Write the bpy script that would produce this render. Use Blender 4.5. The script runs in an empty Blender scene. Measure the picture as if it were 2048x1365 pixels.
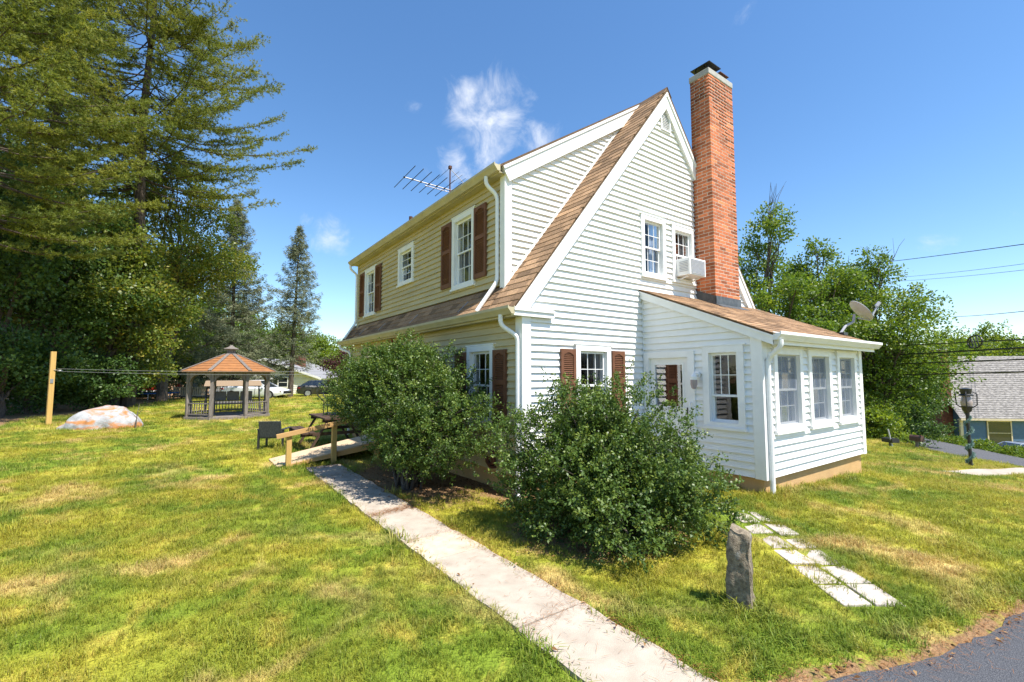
import bpy, bmesh, math, random
import numpy as np
from mathutils import Vector, Matrix, noise as mnoise
R = math.radians
SC = bpy.context.scene
C = SC.collection
random.seed(7)

# ------------------------------------------------------------------ camera
CAM_H, YAW, PITCH = 1.75, R(54.4), R(4.2)
cam = bpy.data.objects.new('camera', bpy.data.cameras.new('camera'))
C.objects.link(cam)
cam.location = (0, 0, CAM_H)
cam.rotation_euler = (math.pi / 2 + PITCH, 0, YAW - math.pi / 2)
cam.data.sensor_width = 36.0
cam.data.lens = 36.0 * 914.0 / 2048.0
cam.data.clip_start, cam.data.clip_end = 0.05, 2000
SC.camera = cam

# ------------------------------------------------------------------ sky and sun
SUN_EL, SUN_AZ = R(61), R(164)          # azimuth clockwise from +Y
SUN_DIR = Vector((math.sin(SUN_AZ) * math.cos(SUN_EL), math.cos(SUN_AZ) * math.cos(SUN_EL), math.sin(SUN_EL)))
world = bpy.data.worlds.new('World')
SC.world = world
world.use_nodes = True


def build_world():
    nt = world.node_tree
    nt.nodes.clear()
    N, L = nt.nodes.new, nt.links.new
    out, bg = N('ShaderNodeOutputWorld'), N('ShaderNodeBackground')
    sky = N('ShaderNodeTexSky')
    sky.sky_type = 'NISHITA'
    sky.sun_disc = False
    sky.sun_elevation, sky.sun_rotation = SUN_EL, SUN_AZ
    sky.air_density, sky.dust_density, sky.ozone_density = 1.0, 0.2, 2.5
    bg.inputs['Strength'].default_value = 0.1
    # clouds: thin cumulus puffs, white, at a few directions of the sky
    tc = N('ShaderNodeTexCoord')

    def direction(px, py):
        F = Vector((math.cos(YAW) * math.cos(PITCH), math.sin(YAW) * math.cos(PITCH), math.sin(PITCH)))
        Rt = Vector((math.sin(YAW), -math.cos(YAW), 0))
        U = Rt.cross(F)
        return (F + Rt * ((px - 1024) / 914) + U * ((682.5 - py) / 914)).normalized()
    nz = N('ShaderNodeTexNoise')
    nz.inputs['Scale'].default_value = 13.0
    nz.inputs['Detail'].default_value = 9.0
    nz.inputs['Roughness'].default_value = 0.62
    nz.inputs['Distortion'].default_value = 0.45
    L(tc.outputs['Generated'], nz.inputs['Vector'])
    total = None
    for px, py, rad, gain in ((975, 255, .15, 1.0), (915, 315, .09, .8), (1060, 285, .10, .75), (940, 190, .06, .75), (1055, 210, .05, .6),
                              (660, 468, .07, .85), (612, 438, .035, .6), (828, 222, .04, .65), (1470, 45, .045, .4),
                              (1905, 475, .06, .4), (2030, 425, .05, .5), (1430, 10, .04, .3)):
        d = direction(px, py)
        vm = N('ShaderNodeVectorMath')
        vm.operation = 'DISTANCE'
        vm.inputs[1].default_value = d
        L(tc.outputs['Generated'], vm.inputs[0])
        mr = N('ShaderNodeMapRange')
        mr.interpolation_type = 'SMOOTHSTEP'
        mr.inputs['From Min'].default_value, mr.inputs['From Max'].default_value = rad, 0.0
        mr.inputs['To Min'].default_value, mr.inputs['To Max'].default_value = 0.0, gain
        L(vm.outputs['Value'], mr.inputs['Value'])
        if total is None:
            total = mr.outputs['Result']
        else:
            mx = N('ShaderNodeMath')
            mx.operation = 'MAXIMUM'
            L(total, mx.inputs[0])
            L(mr.outputs['Result'], mx.inputs[1])
            total = mx.outputs['Value']
    ad = N('ShaderNodeMath')
    ad.operation = 'MULTIPLY_ADD'
    L(total, ad.inputs[0])
    ad.inputs[1].default_value = 0.42
    L(nz.outputs['Fac'], ad.inputs[2])
    mr = N('ShaderNodeMapRange')
    mr.interpolation_type = 'SMOOTHSTEP'
    mr.inputs['From Min'].default_value, mr.inputs['From Max'].default_value = 0.64, 1.16
    L(ad.outputs['Value'], mr.inputs['Value'])
    gate = N('ShaderNodeMath')
    gate.operation = 'MULTIPLY'
    g2 = N('ShaderNodeMapRange')
    g2.inputs['From Min'].default_value, g2.inputs['From Max'].default_value = 0.0, 0.15
    L(total, g2.inputs['Value'])
    L(mr.outputs['Result'], gate.inputs[0])
    L(g2.outputs['Result'], gate.inputs[1])
    mix = N('ShaderNodeMix')
    mix.data_type = 'RGBA'
    mix.inputs['B'].default_value = (5.6, 5.8, 6.2, 1)
    L(gate.outputs['Value'], mix.inputs['Factor'])
    hs = N('ShaderNodeHueSaturation')
    hs.inputs['Saturation'].default_value = 1.18
    hs.inputs['Value'].default_value = 1.15
    L(sky.outputs['Color'], hs.inputs['Color'])
    L(hs.outputs['Color'], mix.inputs['A'])
    L(mix.outputs['Result'], bg.inputs['Color'])
    L(bg.outputs[0], out.inputs[0])


build_world()
sun = bpy.data.objects.new('sun', bpy.data.lights.new('sun', 'SUN'))
C.objects.link(sun)
sun.data.energy, sun.data.angle, sun.data.color = 4.6, R(0.53), (1.0, 0.945, 0.855)
sun.rotation_euler = SUN_DIR.to_track_quat('Z', 'Y').to_euler()
sun.location = (0, 0, 30)
vs = SC.view_settings
vs.view_transform, vs.look, vs.gamma, vs.exposure = 'Standard', 'None', 1.0, 1.0
vs.use_curve_mapping = False
SC.cycles.max_bounces = 8
SC.cycles.diffuse_bounces = 4
SC.cycles.transparent_max_bounces = 12

# ------------------------------------------------------------------ helpers
ORG = {}


class MB:
    def __init__(s):
        s.v, s.f, s.m = [], [], []

    def add(s, vs_, fs, mi=0):
        b = len(s.v)
        s.v += [tuple(p) for p in vs_]
        s.f += [tuple(b + i for i in f) for f in fs]
        s.m += [mi] * len(fs)
        return s

    def hexa(s, p, mi=0):      # 4 bottom, 4 top
        return s.add(p, [(0, 3, 2, 1), (4, 5, 6, 7), (0, 1, 5, 4), (1, 2, 6, 5), (2, 3, 7, 6), (3, 0, 4, 7)], mi)

    def box(s, x0, y0, z0, x1, y1, z1, mi=0):
        x0, x1 = sorted((x0, x1)); y0, y1 = sorted((y0, y1)); z0, z1 = sorted((z0, z1))
        return s.hexa([(x0, y0, z0), (x1, y0, z0), (x1, y1, z0), (x0, y1, z0), (x0, y0, z1), (x1, y0, z1), (x1, y1, z1), (x0, y1, z1)], mi)

    def beam(s, a, b, w, h, up=(0, 0, 1), mi=0):
        a, b = Vector(a), Vector(b)
        d = (b - a).normalized()
        side = d.cross(Vector(up))
        side = side.normalized() if side.length > 1e-6 else Vector((1, 0, 0))
        u = side.cross(d)
        p = []
        for q in (a, b):
            for i, j in ((-1, -1), (1, -1), (1, 1), (-1, 1)):
                p.append(q + side * (i * w / 2) + u * (j * h / 2))
        return s.hexa([p[0], p[1], p[2], p[3], p[4], p[5], p[6], p[7]], mi)

    def prism(s, poly, fn, a, b, mi=0):
        n = len(poly)
        vs_ = [fn(p[0], p[1], a) for p in poly] + [fn(p[0], p[1], b) for p in poly]
        fs = [tuple(range(n - 1, -1, -1)), tuple(range(n, 2 * n))]
        fs += [(i, (i + 1) % n, n + (i + 1) % n, n + i) for i in range(n)]
        return s.add(vs_, fs, mi)

    def tube(s, pts, r, n=8, mi=0, cap=True):
        pts = [Vector(p) for p in pts]
        rs = r if isinstance(r, (list, tuple)) else [r] * len(pts)
        vs_, fs = [], []
        prev = None
        for i, p in enumerate(pts):
            t = (pts[min(i + 1, len(pts) - 1)] - pts[max(i - 1, 0)]).normalized()
            if prev is None:
                a = Vector((0, 0, 1)) if abs(t.z) < .9 else Vector((1, 0, 0))
                u = t.cross(a).normalized()
            else:
                u = (prev - t * prev.dot(t)).normalized()
            prev = u
            w = t.cross(u)
            for k in range(n):
                an = 2 * math.pi * k / n
                vs_.append(p + (u * math.cos(an) + w * math.sin(an)) * rs[i])
        for i in range(len(pts) - 1):
            for k in range(n):
                fs.append((i * n + k, i * n + (k + 1) % n, (i + 1) * n + (k + 1) % n, (i + 1) * n + k))
        if cap:
            fs.append(tuple(range(n - 1, -1, -1)))
            fs.append(tuple((len(pts) - 1) * n + k for k in range(n)))
        return s.add(vs_, fs, mi)

    def lathe(s, prof, c=(0, 0, 0), n=16, mi=0, rot=0.0):
        vs_, fs = [], []
        for r, z in prof:
            for k in range(n):
                a = 2 * math.pi * k / n + rot
                vs_.append((c[0] + r * math.cos(a), c[1] + r * math.sin(a), c[2] + z))
        m = len(prof)
        for i in range(m - 1):
            for k in range(n):
                fs.append((i * n + k, i * n + (k + 1) % n, (i + 1) * n + (k + 1) % n, (i + 1) * n + k))
        fs.append(tuple(range(n - 1, -1, -1)))
        fs.append(tuple((m - 1) * n + k for k in range(n)))
        return s.add(vs_, fs, mi)

    def mesh(s, name, mats, off=(0, 0, 0), smooth=False):
        me = bpy.data.meshes.new(name)
        me.from_pydata([(p[0] - off[0], p[1] - off[1], p[2] - off[2]) for p in s.v], [], s.f)
        if not isinstance(mats, (list, tuple)):
            mats = [mats]
        for m in mats:
            me.materials.append(m)
        if len(mats) > 1:
            me.polygons.foreach_set('material_index', s.m)
        bm = bmesh.new()
        bm.from_mesh(me)
        bmesh.ops.recalc_face_normals(bm, faces=bm.faces)
        bm.to_mesh(me)
        bm.free()
        if smooth:
            me.polygons.foreach_set('use_smooth', [True] * len(me.polygons))
            me.set_sharp_from_angle(angle=R(35))
        me.update()
        return me


def props(o, label=None, cat=None, group=None, kind=None):
    if label: o['label'] = label
    if cat: o['category'] = cat
    if group: o['group'] = group
    if kind: o['kind'] = kind
    return o


def root_of(o):
    while o.parent:
        o = o.parent
    return o


def link(name, me, parent=None):
    o = bpy.data.objects.new(name, me)
    C.objects.link(o)
    if parent is not None:
        o.parent = parent
    return o


def obj(name, mb, mat, parent=None, smooth=False, bevel=0, off=None):
    """one mesh object; coordinates are the world's when the thing's empty is not turned, else the thing's own"""
    if off is None:
        off = ORG.get(root_of(parent).name, (0, 0, 0)) if parent is not None else (0, 0, 0)
    o = link(name, mb.mesh(name, mat, off, smooth), parent)
    if bevel:
        b = o.modifiers.new('bevel', 'BEVEL')
        b.width, b.segments, b.limit_method, b.angle_limit = bevel, 2, 'ANGLE', R(40)
    return o


def single(name, mb, mat, base, label, cat, group=None, kind=None, smooth=False, bevel=0, world=True):
    o = obj(name, mb, mat, None, smooth, bevel, off=base if world else (0, 0, 0))
    o.location = base
    return props(o, label, cat, group, kind)


def thing(name, loc, label, cat, group=None, rz=None):
    """an empty at the base; rz None: parts are given in world coordinates, else in the thing's own"""
    o = bpy.data.objects.new(name, None)
    o.empty_display_size = 0.2
    C.objects.link(o)
    o.location = loc
    if rz is not None:
        o.rotation_euler = (0, 0, rz)
        ORG[o.name] = (0, 0, 0)
    else:
        ORG[o.name] = tuple(loc)
    return props(o, label, cat, group)


def np_mesh(name, V, F, mat, tone=None, smooth=False):
    me = bpy.data.meshes.new(name)
    V = np.asarray(V, np.float32); F = np.asarray(F, np.int32)
    k = F.shape[1]
    me.vertices.add(len(V)); me.vertices.foreach_set('co', V.ravel())
    me.loops.add(F.size); me.loops.foreach_set('vertex_index', F.ravel())
    me.polygons.add(len(F))
    me.polygons.foreach_set('loop_start', np.arange(0, F.size, k, dtype=np.int32))
    me.polygons.foreach_set('loop_total', np.full(len(F), k, np.int32))
    if smooth:
        me.polygons.foreach_set('use_smooth', np.ones(len(F), bool))
    me.update(calc_edges=True)
    if tone is not None:
        a = me.attributes.new('tone', 'FLOAT', 'FACE')
        a.data.foreach_set('value', np.asarray(tone, np.float32))
    me.materials.append(mat)
    return me


def W(r, d):
    """ground axes turned to the street view: r metres to the right, d metres ahead"""
    return (math.sin(YAW) * r + math.cos(YAW) * d, -math.cos(YAW) * r + math.sin(YAW) * d)


# ------------------------------------------------------------------ materials
def mat(name, c1, c2=None, scale=8.0, rough=0.7, bump=0.0, bscale=None, spec=0.3, metal=0.0, detail=4.0, stretch=(1, 1, 1),
        lo=0.35, hi=0.65, tone=None, objrand=None, coat=0.0, space='Object'):
    m = bpy.data.materials.new(name)
    m.use_nodes = True
    nt = m.node_tree
    N, L = nt.nodes.new, nt.links.new
    b = nt.nodes['Principled BSDF']
    b.inputs['Roughness'].default_value = rough
    b.inputs['Specular IOR Level'].default_value = spec
    b.inputs['Metallic'].default_value = metal
    b.inputs['Coat Weight'].default_value = coat
    b.inputs['Base Color'].default_value = (*c1, 1)
    if c2 is None and not bump and tone is None and objrand is None:
        return m
    if space == 'World':
        g = N('ShaderNodeNewGeometry'); src = g.outputs['Position']
    else:
        g = N('ShaderNodeTexCoord'); src = g.outputs['Object']
    mp = N('ShaderNodeMapping')
    mp.inputs['Scale'].default_value = stretch
    L(src, mp.inputs['Vector'])
    nz = N('ShaderNodeTexNoise')
    nz.inputs['Scale'].default_value, nz.inputs['Detail'].default_value = scale, detail
    nz.inputs['Roughness'].default_value = 0.6
    L(mp.outputs['Vector'], nz.inputs['Vector'])
    mr = N('ShaderNodeMapRange')
    mr.inputs['From Min'].default_value, mr.inputs['From Max'].default_value = lo, hi
    L(nz.outputs['Fac'], mr.inputs['Value'])
    mx = N('ShaderNodeMix'); mx.data_type = 'RGBA'
    mx.inputs['A'].default_value = (*c1, 1)
    mx.inputs['B'].default_value = (*(c2 or c1), 1)
    L(mr.outputs['Result'], mx.inputs['Factor'])
    col = mx.outputs['Result']
    for kind, amt in (('tone', tone), ('rand', objrand)):
        if amt is None:
            continue
        hs = N('ShaderNodeHueSaturation')
        ma = N('ShaderNodeMapRange')
        ma.inputs['To Min'].default_value, ma.inputs['To Max'].default_value = 1 - amt, 1 + amt
        if kind == 'tone':
            at = N('ShaderNodeAttribute'); at.attribute_name = 'tone'
            L(at.outputs['Fac'], ma.inputs['Value'])
        else:
            oi = N('ShaderNodeObjectInfo')
            L(oi.outputs['Random'], ma.inputs['Value'])
        L(ma.outputs['Result'], hs.inputs['Value'])
        L(col, hs.inputs['Color'])
        col = hs.outputs['Color']
    L(col, b.inputs['Base Color'])
    if bump:
        n2 = N('ShaderNodeTexNoise')
        n2.inputs['Scale'].default_value, n2.inputs['Detail'].default_value = bscale or scale * 3, 6
        L(mp.outputs['Vector'], n2.inputs['Vector'])
        bp = N('ShaderNodeBump')
        bp.inputs['Strength'].default_value, bp.inputs['Distance'].default_value = bump, 0.02
        L(n2.outputs['Fac'], bp.inputs['Height'])
        L(bp.outputs['Normal'], b.inputs['Normal'])
    return m


def leaf_mat(name, a, b_, c, trans=0.35, rough=0.45, spec=0.35):
    """leaf green that varies from leaf to leaf (tone), partly see-through to light"""
    m = bpy.data.materials.new(name)
    m.use_nodes = True
    nt = m.node_tree
    N, L = nt.nodes.new, nt.links.new
    b = nt.nodes['Principled BSDF']
    out = nt.nodes['Material Output']
    at = N('ShaderNodeAttribute'); at.attribute_name = 'tone'
    cr = N('ShaderNodeValToRGB')
    cr.color_ramp.elements[0].color = (*a, 1)
    cr.color_ramp.elements[1].color = (*c, 1)
    e = cr.color_ramp.elements.new(0.55); e.color = (*b_, 1)
    L(at.outputs['Fac'], cr.inputs['Fac'])
    L(cr.outputs['Color'], b.inputs['Base Color'])
    b.inputs['Roughness'].default_value = rough
    b.inputs['Specular IOR Level'].default_value = spec
    t = N('ShaderNodeBsdfTranslucent')
    hs = N('ShaderNodeHueSaturation')
    hs.inputs['Value'].default_value, hs.inputs['Saturation'].default_value, hs.inputs['Hue'].default_value = 1.5, 1.1, 0.485
    L(cr.outputs['Color'], hs.inputs['Color'])
    L(hs.outputs['Color'], t.inputs['Color'])
    ms = N('ShaderNodeMixShader')
    ms.inputs['Fac'].default_value = trans
    L(b.outputs[0], ms.inputs[1]); L(t.outputs[0], ms.inputs[2])
    L(ms.outputs[0], out.inputs['Surface'])
    return m


def glass_mat(name, tint=(0.9, 0.93, 0.95), refl=0.06):
    m = bpy.data.materials.new(name)
    m.use_nodes = True
    nt = m.node_tree
    nt.nodes.clear()
    N, L = nt.nodes.new, nt.links.new
    out = N('ShaderNodeOutputMaterial')
    tr, gl, fr, ms = N('ShaderNodeBsdfTransparent'), N('ShaderNodeBsdfGlossy'), N('ShaderNodeLayerWeight'), N('ShaderNodeMixShader')
    tr.inputs['Color'].default_value = (*tint, 1)
    gl.inputs['Roughness'].default_value = 0.015
    fr.inputs['Blend'].default_value = 0.18
    mr = N('ShaderNodeMapRange')
    mr.inputs['To Min'].default_value, mr.inputs['To Max'].default_value = refl, 0.55
    L(fr.outputs['Fresnel'], mr.inputs['Value'])
    L(mr.outputs['Result'], ms.inputs['Fac'])
    L(tr.outputs[0], ms.inputs[1]); L(gl.outputs[0], ms.inputs[2]); L(ms.outputs[0], out.inputs['Surface'])
    return m


M = {}
M['siding'] = mat('white_siding', (.80, .80, .79), (.74, .735, .71), 3.0, .45, .03, 40, stretch=(1, 1, .4), lo=.4, hi=.8)
M['cream'] = mat('shade_tinted_stained_siding', (.56, .475, .285), (.46, .385, .225), 2.2, .55, .05, 30, lo=.35, hi=.7, stretch=(1, .5, 3))  # white siding tinted cream and darkened for its shade and grass bounce, some stain
M['creamtrim'] = mat('shade_tinted_trim', (.50, .44, .29), (.41, .355, .23), 3.0, .5, .04, 30, lo=.35, hi=.7)  # white trim of the shaded side, with that shade mixed into its colour
M['trim'] = mat('white_trim', (.80, .80, .79), (.72, .71, .69), 4.0, .45, .02, 30, lo=.45, hi=.85)
M['pipe'] = mat('white_aluminium', (.78, .78, .78), (.66, .65, .62), 5.0, .35, spec=.5, lo=.5, hi=.85)
M['shutter'] = mat('brown_shutter', (.185, .080, .042), (.14, .06, .032), 6.0, .55, .05, 40)
M['glass'] = glass_mat('window_glass')
M['screen'] = bpy.data.materials.new('insect_screen')
M['screen'].use_nodes = True
_nt = M['screen'].node_tree
_tr, _ms = _nt.nodes.new('ShaderNodeBsdfTransparent'), _nt.nodes.new('ShaderNodeMixShader')
_pb = _nt.nodes['Principled BSDF']
_pb.inputs['Base Color'].default_value, _pb.inputs['Roughness'].default_value = (.11, .14, .20, 1), .5
_ms.inputs['Fac'].default_value = .5
_nt.links.new(_tr.outputs[0], _ms.inputs[1]); _nt.links.new(_pb.outputs[0], _ms.inputs[2])
_nt.links.new(_ms.outputs[0], _nt.nodes['Material Output'].inputs['Surface'])
M['muntin'] = mat('white_vinyl', (.78, .78, .77), rough=.4)
M['curtain'] = mat('sheer_curtain', (.34, .40, .52), (.20, .24, .33), 16.0, .9, stretch=(1.6, 1.6, .08), lo=.35, hi=.65)
M['curtain_d'] = mat('dim_curtain', (.16, .16, .16), (.07, .07, .075), 14.0, .9, stretch=(1.6, 1.6, .08), lo=.35, hi=.65)
M['inside'] = mat('room_inside', (.06, .05, .045), rough=.9)
M['roomfloor'] = mat('room_floor', (.16, .10, .06), rough=.6)
M['found'] = mat('tan_foundation', (.56, .36, .17), (.44, .27, .12), 3.0, .85, .25, 60, lo=.3, hi=.75)
M['shingle'] = mat('brown_shingle', (.33, .205, .115), (.20, .12, .07), 30.0, .9, .35, 220, lo=.35, hi=.7, tone=.30, objrand=.22)
M['roofbase'] = mat('roof_felt', (.16, .10, .06), (.10, .065, .04), 14.0, .95, .3, 120)
M['brick'] = mat('red_brick', (.54, .170, .065), (.38, .11, .048), 22.0, .85, .3, 120, lo=.3, hi=.7, objrand=.25, tone=.36)
M['mortar'] = mat('mortar', (.60, .52, .44), (.48, .41, .34), 30.0, .95, .3, 160)
M['concrete'] = mat('cap_concrete', (.42, .41, .39), (.34, .33, .31), 12.0, .9, .2, 90)
M['lead'] = mat('lead_flashing', (.075, .08, .085), (.13, .135, .14), 12.0, .45, .1, 40, metal=.3)
M['black'] = mat('black_metal', (.018, .018, .02), rough=.45, spec=.5)
M['rust'] = mat('rusty_metal', (.13, .05, .03), (.06, .03, .022), 20, .8, .2, 80)
M['alu'] = mat('dull_aluminium', (.45, .45, .46), rough=.4, metal=.8)
M['greydish'] = mat('grey_dish_paint', (.39, .395, .43), (.35, .355, .39), 6, .45, spec=.4)
M['walk'] = mat('walk_concrete', (.48, .415, .34), (.33, .28, .225), 5.0, .92, .28, 160, lo=.25, hi=.72, detail=10, space='World')
M['patch'] = mat('walk_patch_concrete', (.54, .46, .35), (.42, .35, .265), 7.0, .92, .3, 90, space='World')
M['paver'] = mat('pale_paver', (.52, .46, .41), (.40, .35, .31), 6.0, .9, .3, 90, objrand=.1, detail=8, space='World')
M['asphalt'] = mat('asphalt', (.075, .079, .092), (.20, .20, .21), 130.0, .9, .8, 200, lo=.45, hi=.75, space='World')
M['lumber'] = mat('new_lumber', (.56, .34, .14), (.42, .24, .09), 5.0, .75, .12, 60, stretch=(.25, 4, 4), lo=.3, hi=.75, objrand=.08)
M['post'] = mat('post_lumber', (.56, .36, .12), (.44, .27, .08), 5.0, .75, .12, 60, stretch=(4, 4, .25), lo=.3, hi=.75)
M['ply'] = mat('ramp_deck', (.56, .43, .29), (.46, .34, .22), 6.0, .85, .15, 60, stretch=(.4, 3, 3), objrand=.06)
M['oldwood'] = mat('grey_weathered_wood', (.22, .19, .17), (.13, .11, .095), 7.0, .9, .25, 60, stretch=(3, 3, .5), objrand=.12)
M['gazroof'] = mat('mossy_cedar_shingle', (.36, .155, .055), (.24, .11, .045), 5.0, .95, .4, 60, lo=.3, hi=.7, detail=7, objrand=.1)
M['darkwood'] = mat('dark_stained_wood', (.085, .05, .032), (.05, .03, .02), 8.0, .7, .15, 60, objrand=.12)
M['charcoal'] = mat('charcoal_weave', (.075, .08, .09), (.035, .038, .045), 60.0, .6, .3, 120, stretch=(1, 1, .2))
M['cushion'] = mat('grey_cushion', (.20, .19, .18), (.16, .15, .145), 10, .9)
M['bark'] = mat('grey_bark', (.12, .095, .075), (.06, .047, .036), 9.0, .95, .6, 25, stretch=(2.5, 2.5, .5))
M['pinebark'] = mat('pine_bark', (.10, .075, .06), (.05, .037, .03), 9.0, .95, .6, 25, stretch=(2.5, 2.5, .5))
M['deadwood'] = mat('dead_twig', (.10, .08, .065), (.16, .13, .11), 12, .95)
M['carwhite'] = mat('white_car_paint', (.72, .74, .78), rough=.3, coat=.6, spec=.5)
M['carsilver'] = mat('silver_blue_car_paint', (.30, .36, .46), rough=.3, coat=.6, spec=.5, metal=.2)
M['cardark'] = mat('dark_car_paint', (.03, .035, .045), rough=.3, coat=.6, spec=.5)
M['carglass'] = mat('car_glass', (.02, .025, .03), rough=.06, spec=.9)
M['tyre'] = mat('tyre_rubber', (.02, .02, .02), rough=.85)
M['rim'] = mat('wheel_rim', (.45, .45, .46), rough=.35, metal=.7)
M['redlight'] = mat('red_lens', (.35, .015, .015), rough=.25, spec=.5)
M['red'] = mat('red_paint', (.50, .02, .02), rough=.5)
M['bluepad'] = mat('blue_pad', (.05, .12, .30), rough=.6)
M['bluesiding'] = mat('blue_siding', (.085, .15, .24), (.07, .13, .21), 4.0, .6)
M['creampaint'] = mat('cream_paint', (.62, .52, .36), (.55, .46, .32), 4.0, .6)
M['tan_canopy'] = mat('tan_canopy_fabric', (.30, .22, .15), rough=.9)
M['garland'] = mat('silver_green_tinsel', (.12, .25, .21), (.28, .38, .36), 50, .4, spec=.6)
M['lampglass'] = mat('smoky_lamp_glass', (.33, .27, .27), rough=.15, spec=.6)
M['mailbrown'] = mat('brown_mailbox_paint', (.10, .055, .045), rough=.5)
M['needles'] = mat('dry_needles', (.30, .12, .035), (.22, .10, .035), 30, .95)
M['holly'] = leaf_mat('holly_leaf', (.040, .078, .018), (.085, .145, .026), (.23, .28, .055), .25, .44, .36)
M['maple'] = leaf_mat('maple_leaf', (.055, .11, .018), (.11, .185, .028), (.23, .27, .040), .42)
M['oak'] = leaf_mat('oak_leaf', (.065, .11, .022), (.14, .185, .030), (.36, .29, .055), .40)
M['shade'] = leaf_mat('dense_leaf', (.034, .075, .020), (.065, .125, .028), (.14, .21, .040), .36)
M['lime'] = leaf_mat('light_green_leaf', (.085, .15, .022), (.15, .22, .03), (.27, .32, .05), .45)
M['pine'] = leaf_mat('pine_needle', (.095, .135, .030), (.18, .215, .042), (.31, .305, .06), .34, .6, .2)
M['spruce'] = leaf_mat('spruce_needle', (.080, .105, .065), (.155, .18, .105), (.29, .29, .17), .18, .7, .2)
M['plum'] = leaf_mat('plum_leaf', (.040, .014, .018), (.07, .024, .026), (.12, .045, .035), .3)
M['litter'] = leaf_mat('leaf_litter', (.10, .05, .022), (.22, .12, .05), (.40, .27, .14), .1, .8, .1)


def grass_colour(nt, jitter):
    """lawn colour from patches in the place: fresh green, yellow green and straw"""
    N, L = nt.nodes.new, nt.links.new
    g = N('ShaderNodeNewGeometry')

    def nz(scale, det=4, dist=0.0, off=0.0):
        n = N('ShaderNodeTexNoise')
        n.inputs['Scale'].default_value, n.inputs['Detail'].default_value = scale, det
        n.inputs['Distortion'].default_value = dist
        mp = N('ShaderNodeMapping')
        mp.inputs['Location'].default_value = (off, off * .7, 0)
        mp.inputs['Scale'].default_value = (1, 1, 0)
        L(g.outputs['Position'], mp.inputs['Vector'])
        L(mp.outputs['Vector'], n.inputs['Vector'])
        return n.outputs['Fac']

    def ramp(v, a, b):
        mr = N('ShaderNodeMapRange')
        mr.interpolation_type = 'SMOOTHSTEP'
        mr.inputs['From Min'].default_value, mr.inputs['From Max'].default_value = a, b
        L(v, mr.inputs['Value'])
        return mr.outputs['Result']

    def mix(f, a, b):
        m = N('ShaderNodeMix'); m.data_type = 'RGBA'
        for k, s in (('A', a), ('B', b)):
            if isinstance(s, tuple):
                m.inputs[k].default_value = (*s, 1)
            else:
                L(s, m.inputs[k])
        L(f, m.inputs['Factor'])
        return m.outputs['Result']
    c = mix(ramp(nz(.55, 5, .6), .38, .62), (.170, .240, .025), (.365, .348, .040))
    c = mix(ramp(nz(2.6, 4, .3, 3.1), .50, .72), c, (.47, .405, .07))
    dry = ramp(nz(.8, 6, .8, 9.3), .52, .72)
    c = mix(dry, c, (.55, .42, .15))
    if jitter:
        oi = N('ShaderNodeObjectInfo')
        hs = N('ShaderNodeHueSaturation')
        mr = N('ShaderNodeMapRange')
        mr.inputs['To Min'].default_value, mr.inputs['To Max'].default_value = .70, 1.28
        L(oi.outputs['Random'], mr.inputs['Value'])
        L(mr.outputs['Result'], hs.inputs['Value'])
        at = N('ShaderNodeAttribute'); at.attribute_name = 'tone'
        m2 = N('ShaderNodeMapRange')
        m2.inputs['To Min'].default_value, m2.inputs['To Max'].default_value = .470, .515
        L(at.outputs['Fac'], m2.inputs['Value'])
        L(m2.outputs['Result'], hs.inputs['Hue'])
        L(c, hs.inputs['Color'])
        c = hs.outputs['Color']
    return c


def make_lawn_mat():
    m = bpy.data.materials.new('lawn_ground'); m.use_nodes = True
    nt = m.node_tree
    N, L = nt.nodes.new, nt.links.new
    b = nt.nodes['Principled BSDF']
    b.inputs['Roughness'].default_value = .95
    b.inputs['Specular IOR Level'].default_value = .1
    c = grass_colour(nt, False)
    at = N('ShaderNodeAttribute'); at.attribute_name = 'dirt'
    g = N('ShaderNodeNewGeometry')
    n = N('ShaderNodeTexNoise')
    n.inputs['Scale'].default_value, n.inputs['Detail'].default_value = 9, 6
    L(g.outputs['Position'], n.inputs['Vector'])
    ma = N('ShaderNodeMath'); ma.operation = 'MULTIPLY_ADD'
    L(at.outputs['Fac'], ma.inputs[0]); ma.inputs[1].default_value = 1.0
    sb = N('ShaderNodeMath'); sb.operation = 'SUBTRACT'
    L(n.outputs['Fac'], sb.inputs[0]); sb.inputs[1].default_value = .5
    L(sb.outputs[0], ma.inputs[2])
    mr = N('ShaderNodeMapRange')
    mr.inputs['From Min'].default_value, mr.inputs['From Max'].default_value = .3, .6
    L(ma.outputs[0], mr.inputs['Value'])
    n2 = N('ShaderNodeTexNoise')
    n2.inputs['Scale'].default_value, n2.inputs['Detail'].default_value = 38, 6
    L(g.outputs['Position'], n2.inputs['Vector'])
    dm = N('ShaderNodeMix'); dm.data_type = 'RGBA'
    dm.inputs['A'].default_value = (.13, .075, .04, 1)
    dm.inputs['B'].default_value = (.40, .25, .13, 1)
    L(n2.outputs['Fac'], dm.inputs['Factor'])
    mx = N('ShaderNodeMix'); mx.data_type = 'RGBA'
    L(mr.outputs['Result'], mx.inputs['Factor'])
    L(c, mx.inputs['A']); L(dm.outputs['Result'], mx.inputs['B'])
    L(mx.outputs['Result'], b.inputs['Base Color'])
    bp = N('ShaderNodeBump')
    bp.inputs['Strength'].default_value, bp.inputs['Distance'].default_value = .8, .05
    L(n2.outputs['Fac'], bp.inputs['Height']); L(bp.outputs['Normal'], b.inputs['Normal'])
    return m


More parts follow.
